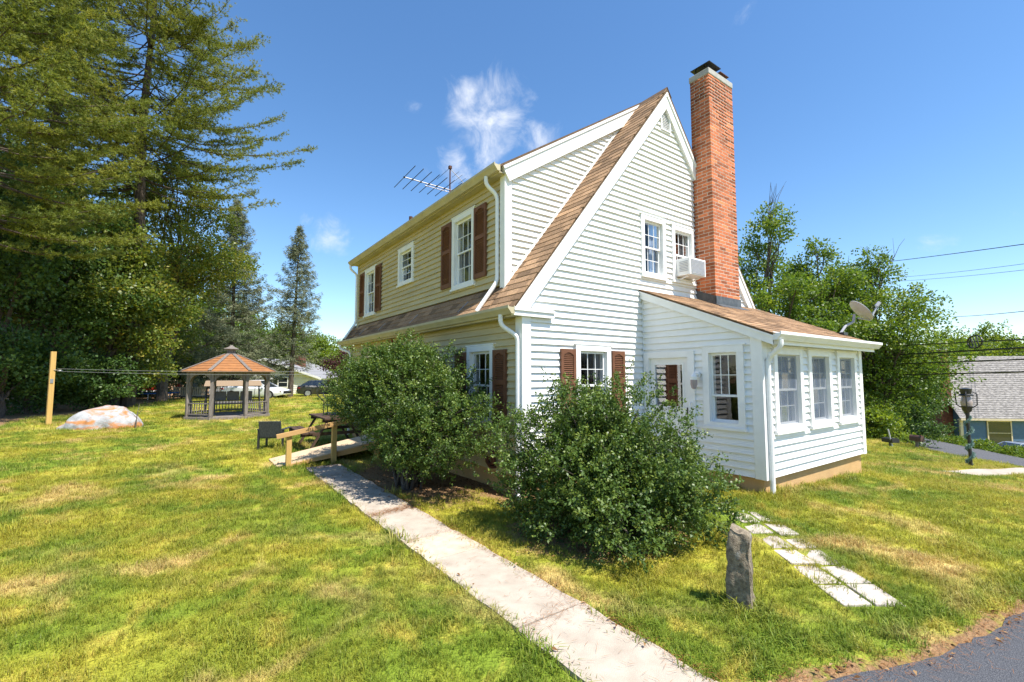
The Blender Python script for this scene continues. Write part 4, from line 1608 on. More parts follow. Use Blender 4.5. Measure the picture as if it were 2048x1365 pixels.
# --- holly bushes by the house
def holly(name, label, loc, blobs, nsp, seed, stems, skirt=0.0):
    rng = np.random.default_rng(seed); rg = random.Random(seed)
    t = thing(name, loc, label, 'bush', 'holly bushes beside the house', rz=0.0)
    base_blobs = list(blobs)
    for i in range(16):
        b = base_blobs[rg.randrange(len(base_blobs))]
        a = rg.uniform(0, 6.283); e = rg.uniform(-.15, .95)
        k = rg.uniform(.70, .92); s_ = rg.uniform(.24, .38)
        blobs = blobs + [(b[0] + b[3] * k * math.cos(a) * math.sqrt(max(0, 1 - e * e)), b[1] + b[4] * k * math.sin(a) * math.sqrt(max(0, 1 - e * e)), max(.25, b[2] + b[5] * k * e), s_, s_, s_ * .85)]
    w = np.array([b[3] * b[4] for b in blobs]); w /= w.sum()
    idx = rng.choice(len(blobs), nsp, p=w)
    B = np.array(blobs)[idx]
    u = unit(rng.normal(size=(nsp, 3)))
    nzv = np.array([mnoise.noise(Vector((a[0] * 2.2 + seed, a[1] * 2.2, a[2] * 2.2 + b))) + .6 * mnoise.noise(Vector((a[0] * 5.5, a[1] * 5.5 + seed, a[2] * 5.5 + b))) for a, b in zip(u, idx)])
    r = (.50 + .50 * rng.random(nsp) ** .45) * (1 + .30 * nzv)
    r *= np.where(rng.random(nsp) < .05, rng.uniform(1.03, 1.16, nsp), 1)
    cen = B[:, :3] + u * B[:, 3:6] * r[:, None]
    gap = np.array([mnoise.noise(Vector((c[0] * 3.4 + seed, c[1] * 3.4, c[2] * 3.8))) for c in cen])
    keep = (cen[:, 2] > .04) & ((gap > -.16) | (r < .72))
    cen, u, r = cen[keep], u[keep], r[keep]
    # twig runs outward and up; leaves sit along it
    td = unit(u + np.array((0, 0, .45)) + rng.normal(size=u.shape) * .45)
    tl = rng.uniform(.09, .20, len(cen))
    nl = 22
    C_ = np.repeat(cen, nl, 0); D = np.repeat(td, nl, 0)
    tt = rng.random(len(C_)) * np.repeat(tl, nl)
    pos = C_ + D * tt[:, None] + rng.normal(size=C_.shape) * .016
    d = unit(D * .55 + rng.normal(size=C_.shape) * .8)
    nr = unit(rng.normal(size=C_.shape) * .55 + np.array((0, 0, .8)) + D * .3)
    tone = np.clip(np.repeat(rng.random(len(cen)), nl) * .45 + rng.random(len(C_)) * .35 + tt / .2 * .22, 0, 1)
    V, F = leaf_quads(pos, d, nr, .036 * rng.uniform(.7, 1.25, len(C_)), .0108 * rng.uniform(.8, 1.25, len(C_)), .16)
    link('foliage', np_mesh('foliage', V, F, M['holly'], tone), t)
    tm = MB()
    for i in range(stems):
        b = blobs[rg.randrange(len(blobs))]
        a = Vector((rg.uniform(-.22, .22), rg.uniform(-.3, .3), -.1))
        e = Vector((b[0] + rg.uniform(-.6, .6) * b[3], b[1] + rg.uniform(-.6, .6) * b[4], b[2] + rg.uniform(-.1, .6) * b[5]))
        p, rs = limb(a, e, .024, .007, rg, n=6)
        tm.tube(p, rs, 5, cap=False)
    for i in range(0, len(cen), 9):
        tm.tube([cen[i] - td[i] * .10, cen[i] + td[i] * tl[i]], [.0035, .0018], 3, cap=False)
    obj('stems', tm, M['bark'], t, off=(0, 0, 0))
    return t


holly('holly_bush', 'dense rounded holly bush in front of the house corner', (3.95, 3.72, 0),
      [(0, 0, .50, 1.03, 1.0, .72), (-.35, .25, .85, .66, .64, .66), (.30, -.12, 1.0, .66, .66, .66), (-.15, -.45, .36, .70, .55, .38), (.45, -.55, .42, .62, .62, .50), (-.35, .45, .36, .65, .60, .45)], 6200, 21, 26)
holly('holly_bush', 'spreading leggy holly bush between the ramp and the house window', (2.98, 6.95, 0),
      [(0, -.15, 1.35, .82, 1.35, .78), (-.05, 1.0, 1.45, .78, 1.15, .72), (.15, -1.0, 1.05, .62, .85, .62), (-.30, 1.75, 1.35, .50, .85, .50), (-.05, -.7, .72, .50, .60, .42), (.0, .4, 1.80, .60, .9, .42)], 6600, 22, 34)

# --- white pines over the lawn
def pine(name, label, loc, h, z0, Lmax, seed, dens=1.0, lower_dead=6):
    rg = random.Random(seed); rng = np.random.default_rng(seed)
    t = thing(name, loc, label, 'tree', 'tall white pines at the edge of the wood', rz=0.0)
    tm = MB()
    pts = [Vector((.10 * math.sin(i * .9 + seed), .10 * math.cos(i * .7), -.4 + (h + .4) * i / 12)) for i in range(13)]; rs = [.36 - .32 * i / 12 for i in range(13)]
    tm.tube(pts, rs, 10)
    TC, TD, TT = [], [], []
    z = z0
    while z < h - .5:
        f = (z - z0) / (h - z0)
        L0 = Lmax * (1 - .75 * f ** 1.4) * (.8 + .2 * min(1, f * 6))
        for b in range(rg.choice((5, 6, 7))):
            az = rg.uniform(0, 2 * math.pi)
            L = L0 * rg.uniform(.65, 1.1)
            dirv = Vector((math.cos(az), math.sin(az), 0))
            rise = rg.uniform(-.16, .24)
            bt = rg.random()
            path = []
            nseg = 8
            for i in range(nseg + 1):
                s = i / nseg
                p = Vector((0, 0, z)) + dirv * L * s + Vector((0, 0, L * (rise * s + .10 * s * s - .10 * math.sin(math.pi * s))))
                p += Vector((rg.uniform(-1, 1), rg.uniform(-1, 1), rg.uniform(-.5, .5))) * .05 * L * s * .5
                path.append(p)
            tm.tube(path, [max(.008, .055 * (L / Lmax) * (1 - .85 * i / nseg)) for i in range(nseg + 1)], 5, cap=False)
            # branchlets in a loose plane
            side = dirv.cross(Vector((0, 0, 1)))
            nb = int(L * 9.5 * dens)
            for j in range(nb):
                s = rg.uniform(.22, 1.0) ** .8
                i = min(nseg - 1, int(s * nseg))
                p = path[i].lerp(path[i + 1], s * nseg - i)
                sg = rg.choice((-1, 1))
                bd_ = (dirv * rg.uniform(.35, 1.0) + side * sg * rg.uniform(.3, 1.0) + Vector((0, 0, rg.uniform(-.15, .5)))).normalized()
                bl = rg.uniform(.25, .95) * (1.1 - .55 * s) * min(1.2, L / 4)
                if j % 3 == 0:
                    tm.tube([p, p + bd_ * bl], [.009, .004], 3, cap=False)
                m = max(2, int(bl / .10))
                for q in range(m):
                    tq = (q + rg.random()) / m
                    c = p + bd_ * bl * tq + Vector((rg.gauss(0, .05), rg.gauss(0, .05), rg.gauss(0, .035)))
                    TC.append(c); TD.append(bd_ + Vector((0, 0, .25))); TT.append(bt * .4 + rg.random() * .35)
        z += rg.uniform(.34, .60)
    obj('trunk', tm, M['pinebark'], t, smooth=True, off=(0, 0, 0))
    TC = np.array(TC); TD = unit(np.array(TD)); TT = np.array(TT)
    k = 9
    n = len(TC)
    pos = np.repeat(TC, k, 0); D = np.repeat(TD, k, 0)
    d = unit(D * .75 + rng.normal(size=pos.shape) * .6)
    s = unit(np.cross(d, rng.normal(size=pos.shape)))
    L = rng.uniform(.10, .17, (len(pos), 1)); w = .014
    V = np.stack((pos - s * w, pos + s * w, pos + d * L), 1).reshape(-1, 3)
    F = np.arange(len(V)).reshape(-1, 3)
    tone = np.clip(np.repeat(TT, k) + rng.random(len(pos)) * .3, 0, 1)
    link('needles', np_mesh('needles', V, F, M['pine'], tone), t)
    return t


p_ = gl(-150, 14.5)
pine('white_pine', 'nearest white pine, its sunlit boughs hanging over the left edge', p_, 23, 6.3, 5.9, 31, 1.4)
p_ = gl(262, 25)
pine('white_pine', 'white pine whose dark boughs reach out against the blue sky', p_, 31, 12.3, 8.4, 37, 1.1)

p_ = gl(70, 23)
pine('white_pine', 'middle white pine with drooping boughs between the other two', p_, 27, 10.2, 5.8, 39, 1.0)

# --- spruces
def spruce(name, label, loc, h, Rb, z0, seed, lean=(0, 0), droop=.28, sparse=1.0, lowfade=0.0):
    rg = random.Random(seed); rng = np.random.default_rng(seed)
    t = thing(name, loc, label, 'tree', 'spruces behind the gazebo', rz=0.0)
    tm = MB()
    pts = [Vector((lean[0] * (z / h), lean[1] * (z / h), z)) for z in np.linspace(-.5, h, 14)]
    tm.tube(pts, [max(.02, .24 * (1 - i / 13.2)) for i in range(14)], 9)
    TC, TD, TT = [], [], []
    z = z0
    while z < h - .12:
        f = z / h
        L0 = Rb * (1 - f) ** .82
        if lowfade and z < lowfade:
            L0 *= .75
        nb = rg.choice((5, 6, 7)) if f < .9 else 5
        for b in range(nb):
            az = rg.uniform(0, 2 * math.pi)
            L = max(.12, L0 * rg.uniform(.72, 1.12))
            dv = Vector((math.cos(az), math.sin(az), 0)); sd = dv.cross(Vector((0, 0, 1)))
            base = Vector((lean[0] * f, lean[1] * f, z))
            bt = rg.random()
            fn = lambda s: base + dv * L * s + Vector((0, 0, L * (-droop * s + .30 * s * s * s - .04 + (.5 * f) * s)))
            tm.tube([fn(0), fn(.5), fn(1)], [.025, .016, .006], 4, cap=False)
            n = max(4, int(L * 15 * sparse))
            for j in range(n):
                s = rg.uniform(.12, 1.0) if L > .8 else rg.random()
                if z < lowfade and rg.random() < .35: continue
                wdt = .30 * L * (1.05 - s) + .06
                lat = rg.uniform(-1, 1) * wdt
                p = fn(s) + sd * lat + dv * abs(lat) * .5 + Vector((0, 0, -abs(lat) * .25 - rg.uniform(0, .10)))
                TC.append(p); TD.append(dv * .7 + sd * (1 if lat > 0 else -1) * .5 + Vector((0, 0, -.25 - .3 * rg.random()))); TT.append(bt * .45 + rg.random() * .3)
        z += rg.uniform(.20, .34) if f < .8 else .15
    obj('trunk', tm, M['bark'], t, smooth=True, off=(0, 0, 0))
    TC = np.array(TC); TD = unit(np.array(TD)); TT = np.array(TT)
    k = 7
    pos = np.repeat(TC, k, 0) + rng.normal(size=(len(TC) * k, 3)) * .07
    d = unit(np.repeat(TD, k, 0) + rng.normal(size=pos.shape) * .45)
    s = unit(np.cross(d, rng.normal(size=pos.shape)))
    L = rng.uniform(.12, .26, (len(pos), 1)); w = .022
    V = np.stack((pos - s * w, pos + s * w, pos + d * L), 1).reshape(-1, 3)
    F = np.arange(len(V)).reshape(-1, 3)
    link('needles', np_mesh('needles', V, F, M['spruce'], np.clip(np.repeat(TT, k) + rng.random(len(pos)) * .3, 0, 1)), t)
    return t


p_ = gl(462, 37)
spruce('spruce_tree', 'broad grey green spruce standing right behind the gazebo', p_, 16.4 - p_[2], 4.4, 1.6, 41)
p_ = gl(583, 38)
spruce('spruce_tree', 'slender spruce with bare lower trunk in front of the white neighbouring house', p_, 14.6 - p_[2], 3.7, 2.6, 43, lean=(.35, .2), droop=.30, sparse=.72, lowfade=6.5)

# --- the wood on the left
G1 = 'leafy trees of the wood'
wood = [
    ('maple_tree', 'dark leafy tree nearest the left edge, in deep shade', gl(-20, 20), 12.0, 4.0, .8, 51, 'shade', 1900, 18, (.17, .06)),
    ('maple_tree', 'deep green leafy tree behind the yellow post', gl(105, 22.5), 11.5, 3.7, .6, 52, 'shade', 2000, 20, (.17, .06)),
    ('maple_tree', 'leafy tree in the wood above the grey boulder', gl(232, 24.5), 11.0, 3.3, .8, 53, 'oak', 2000, 20, (.17, .06)),
    ('oak_tree', 'tall oak with yellowing leaves left of the broad spruce', gl(328, 30), 16.8, 4.1, 1.0, 54, 'oak', 2300, 22, (.17, .06)),
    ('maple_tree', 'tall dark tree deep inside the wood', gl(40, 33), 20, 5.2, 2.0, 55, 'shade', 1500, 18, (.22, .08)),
    ('maple_tree', 'leafy tree filling the gap left of the broad spruce', gl(385, 43), 15.5, 4.6, .5, 56, 'maple', 1600, 18, (.21, .075)),
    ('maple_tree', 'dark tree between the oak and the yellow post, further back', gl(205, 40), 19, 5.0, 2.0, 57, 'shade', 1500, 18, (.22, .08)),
]
for n_, lb, lc, h_, cr_, cb_, sd_, mt_, ns_, lo_, lf_ in wood:
    broadleaf(n_, lb, lc, h_, cr_, cb_, sd_, mt_, ns_, 12, lf_, group=G1, lobes=lo_)
shr = [
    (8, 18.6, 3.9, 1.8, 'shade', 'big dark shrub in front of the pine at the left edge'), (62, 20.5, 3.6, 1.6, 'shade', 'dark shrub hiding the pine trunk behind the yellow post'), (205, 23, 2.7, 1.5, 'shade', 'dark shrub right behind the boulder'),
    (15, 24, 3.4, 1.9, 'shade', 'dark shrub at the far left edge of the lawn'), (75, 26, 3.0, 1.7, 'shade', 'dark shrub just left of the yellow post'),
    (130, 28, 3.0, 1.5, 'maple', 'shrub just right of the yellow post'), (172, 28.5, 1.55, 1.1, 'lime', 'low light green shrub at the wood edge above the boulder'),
    (222, 30, 2.6, 1.6, 'shade', 'shrub left of the trampoline'), (268, 33, 4.2, 2.0, 'oak', 'tall shrub with yellow leaves behind the trampoline'),
    (330, 36, 4.6, 2.2, 'oak', 'leafy shrub with yellow tips left of the gazebo'), (368, 38, 4.0, 1.8, 'lime', 'bright green shrub beside the gazebo roof')]
for i, (x_, d_, h_, r_, mt_, lb) in enumerate(shr):
    broadleaf('understory_shrub', lb, gl(x_, d_), h_, r_, .05, 60 + i, mt_, 620 if d_ < 24 else 420 if d_ < 32 else 360, 11, (.14, .05), group='shrubs along the wood edge', lobes=9, cat='shrub', srad=.26, spread=.42)

sh0 = [o for o in SC.objects if o.name.startswith('understory_shrub') and o.parent is None]
for i, (x_, d_, k_, lb) in enumerate([(0, 33, 1.5, 'shrub deep in the wood at the far left'), (55, 31, 1.6, 'shrub deep in the wood left of the yellow post'), (105, 34, 1.7, 'shrub deep in the wood right of the yellow post'), (150, 36, 1.6, 'shrub in the dark wood above the boulder'),
                                      (195, 35, 1.8, 'shrub in the dark wood right of the boulder'), (240, 38, 1.7, 'shrub in the wood behind the toy vehicle'), (-60, 29, 1.7, 'shrub beyond the left edge of the view'), (300, 43, 1.8, 'shrub in the wood behind the trampoline')]):
    copy_tree(sh0[(0, 1, 4)[i % 3]], gl(x_, d_), i * 1.1, k_, lb)

# --- trees far behind the lawn
G2 = 'trees in the far background'
b1 = broadleaf('distant_tree', 'rounded green tree far behind the slender spruce', gl(520, 66), 10.5, 4.6, .6, 71, 'maple', 900, 10, (.30, .11), group=G2, lobes=16, srad=.55)
b2 = broadleaf('distant_tree', 'pale green tree far behind the white house', gl(650, 62), 7.6, 4.2, .4, 72, 'lime', 800, 10, (.30, .11), group=G2, lobes=14, srad=.55)
far = [(b1, 440, 72, 1.15, 'distant tree half hidden by the broad spruce'), (b2, 560, 70, 1.35, 'distant tree seen between the two spruces'), (b1, 605, 74, .85, 'distant tree rising over the white house roof'),
       (b2, 690, 58, .62, 'low distant tree beside the far corner of the house'), (b1, 640, 80, .92, 'hazy distant tree behind the slender spruce'), (b2, 400, 75, 1.4, 'distant tree between oak and broad spruce'),
       (b1, 480, 85, 1.4, 'tallest distant tree behind the broad spruce'), (b1, 720, 70, .8, 'distant tree just behind the house corner'), (b1, 300, 60, 1.5, 'distant tree deep behind the oak'), (b1, 180, 60, 1.6, 'distant tree deep behind the wood')]
for i, (s_, x_, d_, k_, lb) in enumerate(far):
    copy_tree(s_, gl(x_, d_), 1.3 * i + .7, k_, lb)
broadleaf('plum_tree', 'small purple leaved plum tree beside the far corner of the house', gl(694, 40), 4.3, 1.7, .6, 75, 'plum', 420, 11, (.16, .06), lobes=10, srad=.3, spread=.4)

# --- trees on the right
G3 = 'trees below the lawn on the right'
p_ = gl(1545, 27)
broadleaf('maple_tree', 'airy tree with bare top twigs just right of the brick chimney', p_, 12.0 - p_[2], 2.7, 2.0, 81, 'maple', 1500, 12, (.17, .06), group=G3, lobes=22, dead=5, spread=.32)
p_ = gl(1620, 29)
broadleaf('maple_tree', 'leaning tree between the chimney and the satellite dish', p_, 10.4 - p_[2], 2.9, 2.2, 82, 'maple', 1500, 12, (.17, .06), group=G3, lobes=22, spread=.32, lean=(.6, -.4))
p_ = gl(1755, 30)
broadleaf('maple_tree', 'large spreading tree behind the satellite dish', p_, 10.2 - p_[2], 4.1, 1.2, 83, 'maple', 2900, 12, (.18, .06), group=G3, lobes=30, dead=2)
p_ = gl(1812, 36)
broadleaf('maple_tree', 'shaded tree beside the neighbouring brick chimney', p_, 4.6 - p_[2], 2.4, .6, 84, 'shade', 1300, 11, (.18, .065), group=G3, lobes=16)
p_ = gl(1700, 34)
broadleaf('maple_tree', 'tree behind the right edge of the sunroom', p_, 5.5 - p_[2], 3.4, .6, 85, 'shade', 1100, 11, (.18, .065), group=G3, lobes=14)
for i, (x_, d_, h_, r_, mt_, lb) in enumerate([(1755, 27, 2.3, 1.3, 'lime', 'light green bush at the foot of the big tree'), (1785, 29, 2.4, 1.5, 'shade', 'dark bush above the mailboxes'), (1818, 31, 2.9, 1.4, 'shade', 'dark bush left of the neighbouring chimney'), (1735, 25, 1.5, 1.0, 'lime', 'low bush at the right edge of the sunroom')]):
    broadleaf('roadside_bush', lb, gl(x_, d_), h_, r_, .05, 90 + i, mt_, 380, 11, (.13, .05), group='bushes along the road', lobes=9, cat='bush', srad=.26, spread=.42)
b3 = broadleaf('distant_tree', 'bright yellow green tree behind the neighbouring roof', gl(1985, 62), 15.5, 5.2, .8, 86, 'lime', 1000, 11, (.30, .11), group=G2, lobes=16, srad=.55)
for i, (s_, x_, d_, k_, lb) in enumerate([(b3, 1900, 66, .98, 'bright tree left of the neighbouring chimney top'), (b1, 2060, 70, 1.35, 'green tree at the right edge of the view'), (b3, 1945, 58, .86, 'yellow green tree just above the neighbouring roof ridge'), (b3, 2030, 57, .84, 'yellow green tree rising behind the right end of the roof'), (b3, 2120, 64, 1.0, 'tree behind the neighbouring house, beyond the right edge'), (b1, 1800, 75, 1.25, 'distant tree behind the big spreading tree'),
                                          (b1, 1560, 60, 1.0, 'distant tree low behind the chimney'), (b1, 1680, 66, 1.1, 'distant tree low behind the sunroom roof'), (b1, 1480, 70, 1.0, 'distant tree hidden behind the house gable')]):
    copy_tree(s_, gl(x_, d_), 2.1 * i + .3, k_, lb)

# --- grass
def tuft(name, seed, n, rad, hgt, wid, curl):
    rng = np.random.default_rng(seed)
    V, F, T = [], [], []
    for i in range(n):
        a = rng.uniform(0, 2 * math.pi); r = rad * math.sqrt(rng.random())
        b = np.array((r * math.cos(a), r * math.sin(a), -.006))
        az = rng.uniform(0, 2 * math.pi); dv = np.array((math.cos(az), math.sin(az), 0)); sv = np.array((-dv[1], dv[0], 0))
        h = hgt * rng.uniform(.5, 1.2); lean = rng.uniform(.1, curl); w = wid * rng.uniform(.7, 1.3)
        m = b + dv * h * lean * .4 + np.array((0, 0, h * .6)); t = b + dv * h * lean * 1.3 + np.array((0, 0, h * (1 - .35 * lean)))
        k = len(V)
        V += [b - sv * w, b + sv * w, m + sv * w * .8, m - sv * w * .8, t]
        F += [(k, k + 1, k + 2, k + 3), (k + 3, k + 2, k + 4, k + 4)]
        T += [rng.random()] * 2
    me = bpy.data.meshes.new(name)
    me.from_pydata([tuple(v) for v in V], [], [tuple(dict.fromkeys(f)) for f in F])
    a = me.attributes.new('tone', 'FLOAT', 'FACE'); a.data.foreach_set('value', T)
    me.materials.append(M['blade'])
    return bpy.data.objects.new(name, me)


def lawn_free(X, Y):
    """where grass grows"""
    ok = np.ones(len(X), bool)
    jx = .06 * np.sin(Y * 5.1) * np.sin(Y * 2.3 + 1) + .03 * np.sin(Y * 17)
    ok &= ~((X > WALK_L + .03 + jx * .6 - .02) & (X < WALK_R - .01 + jx * .5) & (Y < 9.33))
    ok &= (Y - drive_y(X) > .10 + .10 * np.sin(X * 6.3) * np.sin(X * 2.1)) | (X > 13)
    ok &= ~((X > X0 - .02) & (X < X1) & (Y > Y0 - .02) & (Y < Y1))
    ok &= ~((X > SX0 - .01) & (X < SX1 + .01) & (Y > SY0 - .01) & (Y < Y0))
    # pavers: keep the slabs clear, grass in some joints
    e1, e2 = ua.normalized(), ub.normalized()
    a = (X - 4.13) * e1.x + (Y - 1.47) * e1.y
    b = (X - 4.13) * e2.x + (Y - 1.47) * e2.y
    wob = .05 * np.sin(a * 9) * np.sin(a * 3.7 + b * 5)
    on = (a > .03 + wob * .5) & (a < ua.length * 6 - .03) & (b > .025 + wob) & (b < ub.length * 2 - .025 + wob)
    jb = np.minimum(np.abs(a % ua.length), np.abs(b - ub.length)) > .03
    ok &= ~(on & jb)
    s = (X - P0[0]) * NRM[0] + (Y - P0[1]) * NRM[1]
    ok &= ~((s > 1.2) & (X > 12))
    d = dirt_mask(X, Y)
    ok &= np.random.default_rng(1).random(len(X)) > d * 1.15
    ok &= ~((X > 13.6) & (X < 21.6) & (np.abs(Y - (2.55 - (X - 13.6) * .10)) < .34))
    ok &= ~((X > SX0 - .64) & (X < SX0) & (Y > 4.2) & (Y < 5.2))
    return ok


def build_grass():
    rng = np.random.default_rng(99)
    PX, PY, PS, PK = [], [], [], []
    for d0, d1, dens, sc_a, sc_b in ((1.6, 4.2, 640, .75, 1.15), (4.2, 8, 400, .85, 1.3), (8, 14, 120, 1.1, 1.7), (14, 24, 42, 1.5, 2.2), (24, 44, 12, 2.2, 3.0)):
        span = 1.32
        area = (d1 * d1 - d0 * d0) * span
        n = int(area * dens)
        d = np.sqrt(rng.uniform(d0 * d0, d1 * d1, n)); r = rng.uniform(-span, span, n) * d
        X = math.sin(YAW) * r + math.cos(YAW) * d; Y = -math.cos(YAW) * r + math.sin(YAW) * d
        ok = lawn_free(X, Y)
        # thin where the straw patches are
        th_ = np.sin(X * 1.7 + 2 * np.sin(Y * .9)) * np.sin(Y * 1.3 + 1.5 * np.sin(X * .8))
        ok &= rng.random(n) > .25 + .3 * th_
        X, Y = X[ok], Y[ok]
        PX.append(X); PY.append(Y)
        s = rng.uniform(sc_a, sc_b, len(X))
        # longer growth along edges the mower misses
        edge = np.minimum(np.abs(X - WALK_L), np.abs(X - WALK_R) * 1.5) < .10
        edge |= np.abs(Y - drive_y(X) - .25) < .12
        edge |= (np.abs(Y - SY0 + .10) < .16) & (X > SX0 - .2) & (X < SX1)
        edge |= ((X - 3.53) ** 2 + (Y - 1.88) ** 2) < .05
        s = np.where(edge & (rng.random(len(X)) < .6), s * 1.55, s)
        clump = (np.sin(X * 3.1 + 4 * np.sin(Y * 1.1)) * np.sin(Y * 2.7 + 3 * np.sin(X * 1.4))) > .72
        s = np.where(clump, s * 1.35, s)
        PS.append(s); PK.append(rng.integers(0, 4, len(X)))
    X, Y, S, K = map(np.concatenate, (PX, PY, PS, PK))
    Z = height(X, Y)
    me = bpy.data.meshes.new('grass')
    me.vertices.add(len(X)); me.vertices.foreach_set('co', np.stack((X, Y, Z), -1).astype(np.float32).ravel())
    for nm, tp, val in (('size', 'FLOAT', S), ('turn', 'FLOAT', rng.uniform(0, 6.283, len(X)))):
        a = me.attributes.new(nm, tp, 'POINT'); a.data.foreach_set('value', val.astype(np.float32))
    a = me.attributes.new('kindno', 'INT', 'POINT'); a.data.foreach_set('value', K.astype(np.int32))
    me.materials.append(M['blade'])
    o = link('grass', me)
    props(o, 'short mown grass blades covering the lawn', 'grass', kind='stuff')
    tufts = [tuft('tuft', 1, 34, .075, .040, .0017, 1.0), tuft('tuft', 2, 30, .07, .050, .0018, 1.1), tuft('tuft', 3, 38, .09, .034, .0016, 1.2), tuft('tuft', 4, 20, .05, .072, .0020, 1.0)]
    ng = bpy.data.node_groups.new('grass', 'GeometryNodeTree')
    ng.interface.new_socket('Geometry', in_out='INPUT', socket_type='NodeSocketGeometry')
    ng.interface.new_socket('Geometry', in_out='OUTPUT', socket_type='NodeSocketGeometry')
    N, L = ng.nodes.new, ng.links.new
    gi, go, jn = N('NodeGroupInput'), N('NodeGroupOutput'), N('GeometryNodeJoinGeometry')

    def attr(nm, tp):
        a = N('GeometryNodeInputNamedAttribute'); a.data_type = tp; a.inputs['Name'].default_value = nm
        return a.outputs['Attribute']
    sz, tn, kn = attr('size', 'FLOAT'), attr('turn', 'FLOAT'), attr('kindno', 'INT')
    cx = N('ShaderNodeCombineXYZ'); L(tn, cx.inputs['Z'])
    for i, tf in enumerate(tufts):
        oi = N('GeometryNodeObjectInfo'); oi.inputs['Object'].default_value = tf; oi.inputs['As Instance'].default_value = True
        cp = N('FunctionNodeCompare'); cp.data_type = 'INT'; cp.operation = 'EQUAL'
        L(kn, cp.inputs[2]); cp.inputs[3].default_value = i
        ip = N('GeometryNodeInstanceOnPoints')
        L(gi.outputs[0], ip.inputs['Points']); L(cp.outputs[0], ip.inputs['Selection'])
        L(oi.outputs['Geometry'], ip.inputs['Instance']); L(cx.outputs[0], ip.inputs['Rotation']); L(sz, ip.inputs['Scale'])
        L(ip.outputs[0], jn.inputs[0])
    L(jn.outputs[0], go.inputs[0])
    md = o.modifiers.new('grow', 'NODES'); md.node_group = ng
    return len(X)


print('grass tufts', build_grass())

# ================================================================== garden things
CRZ = YAW - math.pi / 2
cyl = lambda mb, a, b, r, n=8: mb.tube([a, b], r, n)

# --- wooden ramp
ramp = thing('wooden_ramp', (1.5, 9.6, 0), 'new lumber ramp with a single handrail at the end of the walk', 'ramp')
rz_ = lambda x: .035 + (x - 1.5) * .172
ends = [1.48, 2.72, 3.90]
for i in range(2):
    for j in range(2):
        ya, yb = 9.62 + j * .50, 9.62 + (j + 1) * .50 - .006
        a, b = ends[i] + .003, ends[i + 1] - .003
        mb = MB(); mb.hexa([(a, ya, rz_(a) - .02), (b, ya, rz_(b) - .02), (b, yb, rz_(b) - .02), (a, yb, rz_(a) - .02), (a, ya, rz_(a)), (b, ya, rz_(b)), (b, yb, rz_(b)), (a, yb, rz_(a))])
        obj('deck_panel', mb, M['ply'], ramp)
for ya in (9.60, 10.09, 10.58):
    mb = MB()
    a, b = 1.62, 3.90
    mb.hexa([(a, ya, rz_(a) - .06), (b, ya, rz_(b) - .17), (b, ya + .038, rz_(b) - .17), (a, ya + .038, rz_(a) - .06), (a, ya, rz_(a) - .021), (b, ya, rz_(b) - .021), (b, ya + .038, rz_(b) - .021), (a, ya + .038, rz_(a) - .021)])
    obj('stringer', mb, M['lumber'], ramp)
for x, top in ((1.665, .655), (2.485, .80), (3.35, .95)):
    mb = MB(); mb.box(x - .045, 9.508, -.06, x + .045, 9.597, top)
    obj('post', mb, M['post'], ramp, bevel=.004)
mb = MB(); mb.beam((1.44, 9.487, .60), (3.75, 9.487, .995), .038, .088)
obj('handrail', mb, M['lumber'], ramp, bevel=.004)

# --- charcoal garden chair seen from behind
ch = thing('patio_chair', (1.72, 12.15, 0), 'charcoal woven garden chair standing on the lawn behind the ramp', 'chair', rz=CRZ + R(6))
mb = MB(); mb.hexa([(-.25, .0, .27), (.25, .0, .27), (.25, .03, .27), (-.25, .03, .27), (-.25, -.10, .66), (.25, -.10, .66), (.25, -.07, .66), (-.25, -.07, .66)])
obj('backrest', mb, M['charcoal'], ch, bevel=.01)
mb = MB(); mb.box(-.25, .02, .25, .25, .48, .29)
obj('seat', mb, M['charcoal'], ch, bevel=.01)
for sx in (-1, 1):
    mb = MB(); mb.box(sx * .27 - .02, -.02, 0, sx * .27 + .02, .03, .45); obj('leg', mb, M['black'], ch)
    mb = MB(); mb.box(sx * .27 - .02, .44, 0, sx * .27 + .02, .48, .45); obj('leg', mb, M['black'], ch)
    mb = MB(); mb.box(sx * .27 - .03, -.03, .451, sx * .27 + .03, .50, .475); obj('armrest', mb, M['charcoal'], ch)

# --- picnic table
pt = thing('picnic_table', (3.05, 12.0, 0), 'dark picnic table with attached benches beyond the ramp', 'table', rz=0.0)
for i in range(5):
    mb = MB(); mb.box(-.36 + i * .146, -.85, .70, -.36 + i * .146 + .138, .85, .735); obj('plank', mb, M['darkwood'], pt)
for sx in (-1, 1):
    for k in range(2):
        a = sx * (.62 + k * .15)
        mb = MB(); mb.box(a - .068, -.85, .40, a + .068, .85, .435); obj('bench_plank', mb, M['darkwood'], pt)
for y in (-.6, .6):
    for sx in (-1, 1):
        mb = MB(); mb.beam((sx * .22, y, .69), (sx * .62, y, .0), .04, .09, up=(0, 1, 0)); obj('leg', mb, M['darkwood'], pt)
    mb = MB(); mb.box(-.82, y + .03, .32, .82, y + .065, .395); obj('cross_beam', mb, M['darkwood'], pt)
    mb = MB(); mb.box(-.35, y + .03, .62, .35, y + .065, .695); obj('cross_beam', mb, M['darkwood'], pt)
st = thing('metal_stand', (3.12, 12.05, .736), 'black metal frame with flared uprights standing on the picnic table', 'stand', rz=CRZ)
for sx in (-1, 1):
    for sy in (-1, 1):
        mb = MB(); mb.tube([(sx * .22, sy * .12, 0), (sx * .22, sy * .12, .30), (sx * .23, sy * .12, .36), (sx * .34, sy * .16, .47), (sx * .37, sy * .17, .54)], .012, 6)
        obj('upright', mb, M['black'], st, smooth=True)
for z in (.05, .25):
    mb = MB(); mb.box(-.22, -.12, z, .22, .12, z + .012); obj('shelf', mb, M['black'], st)

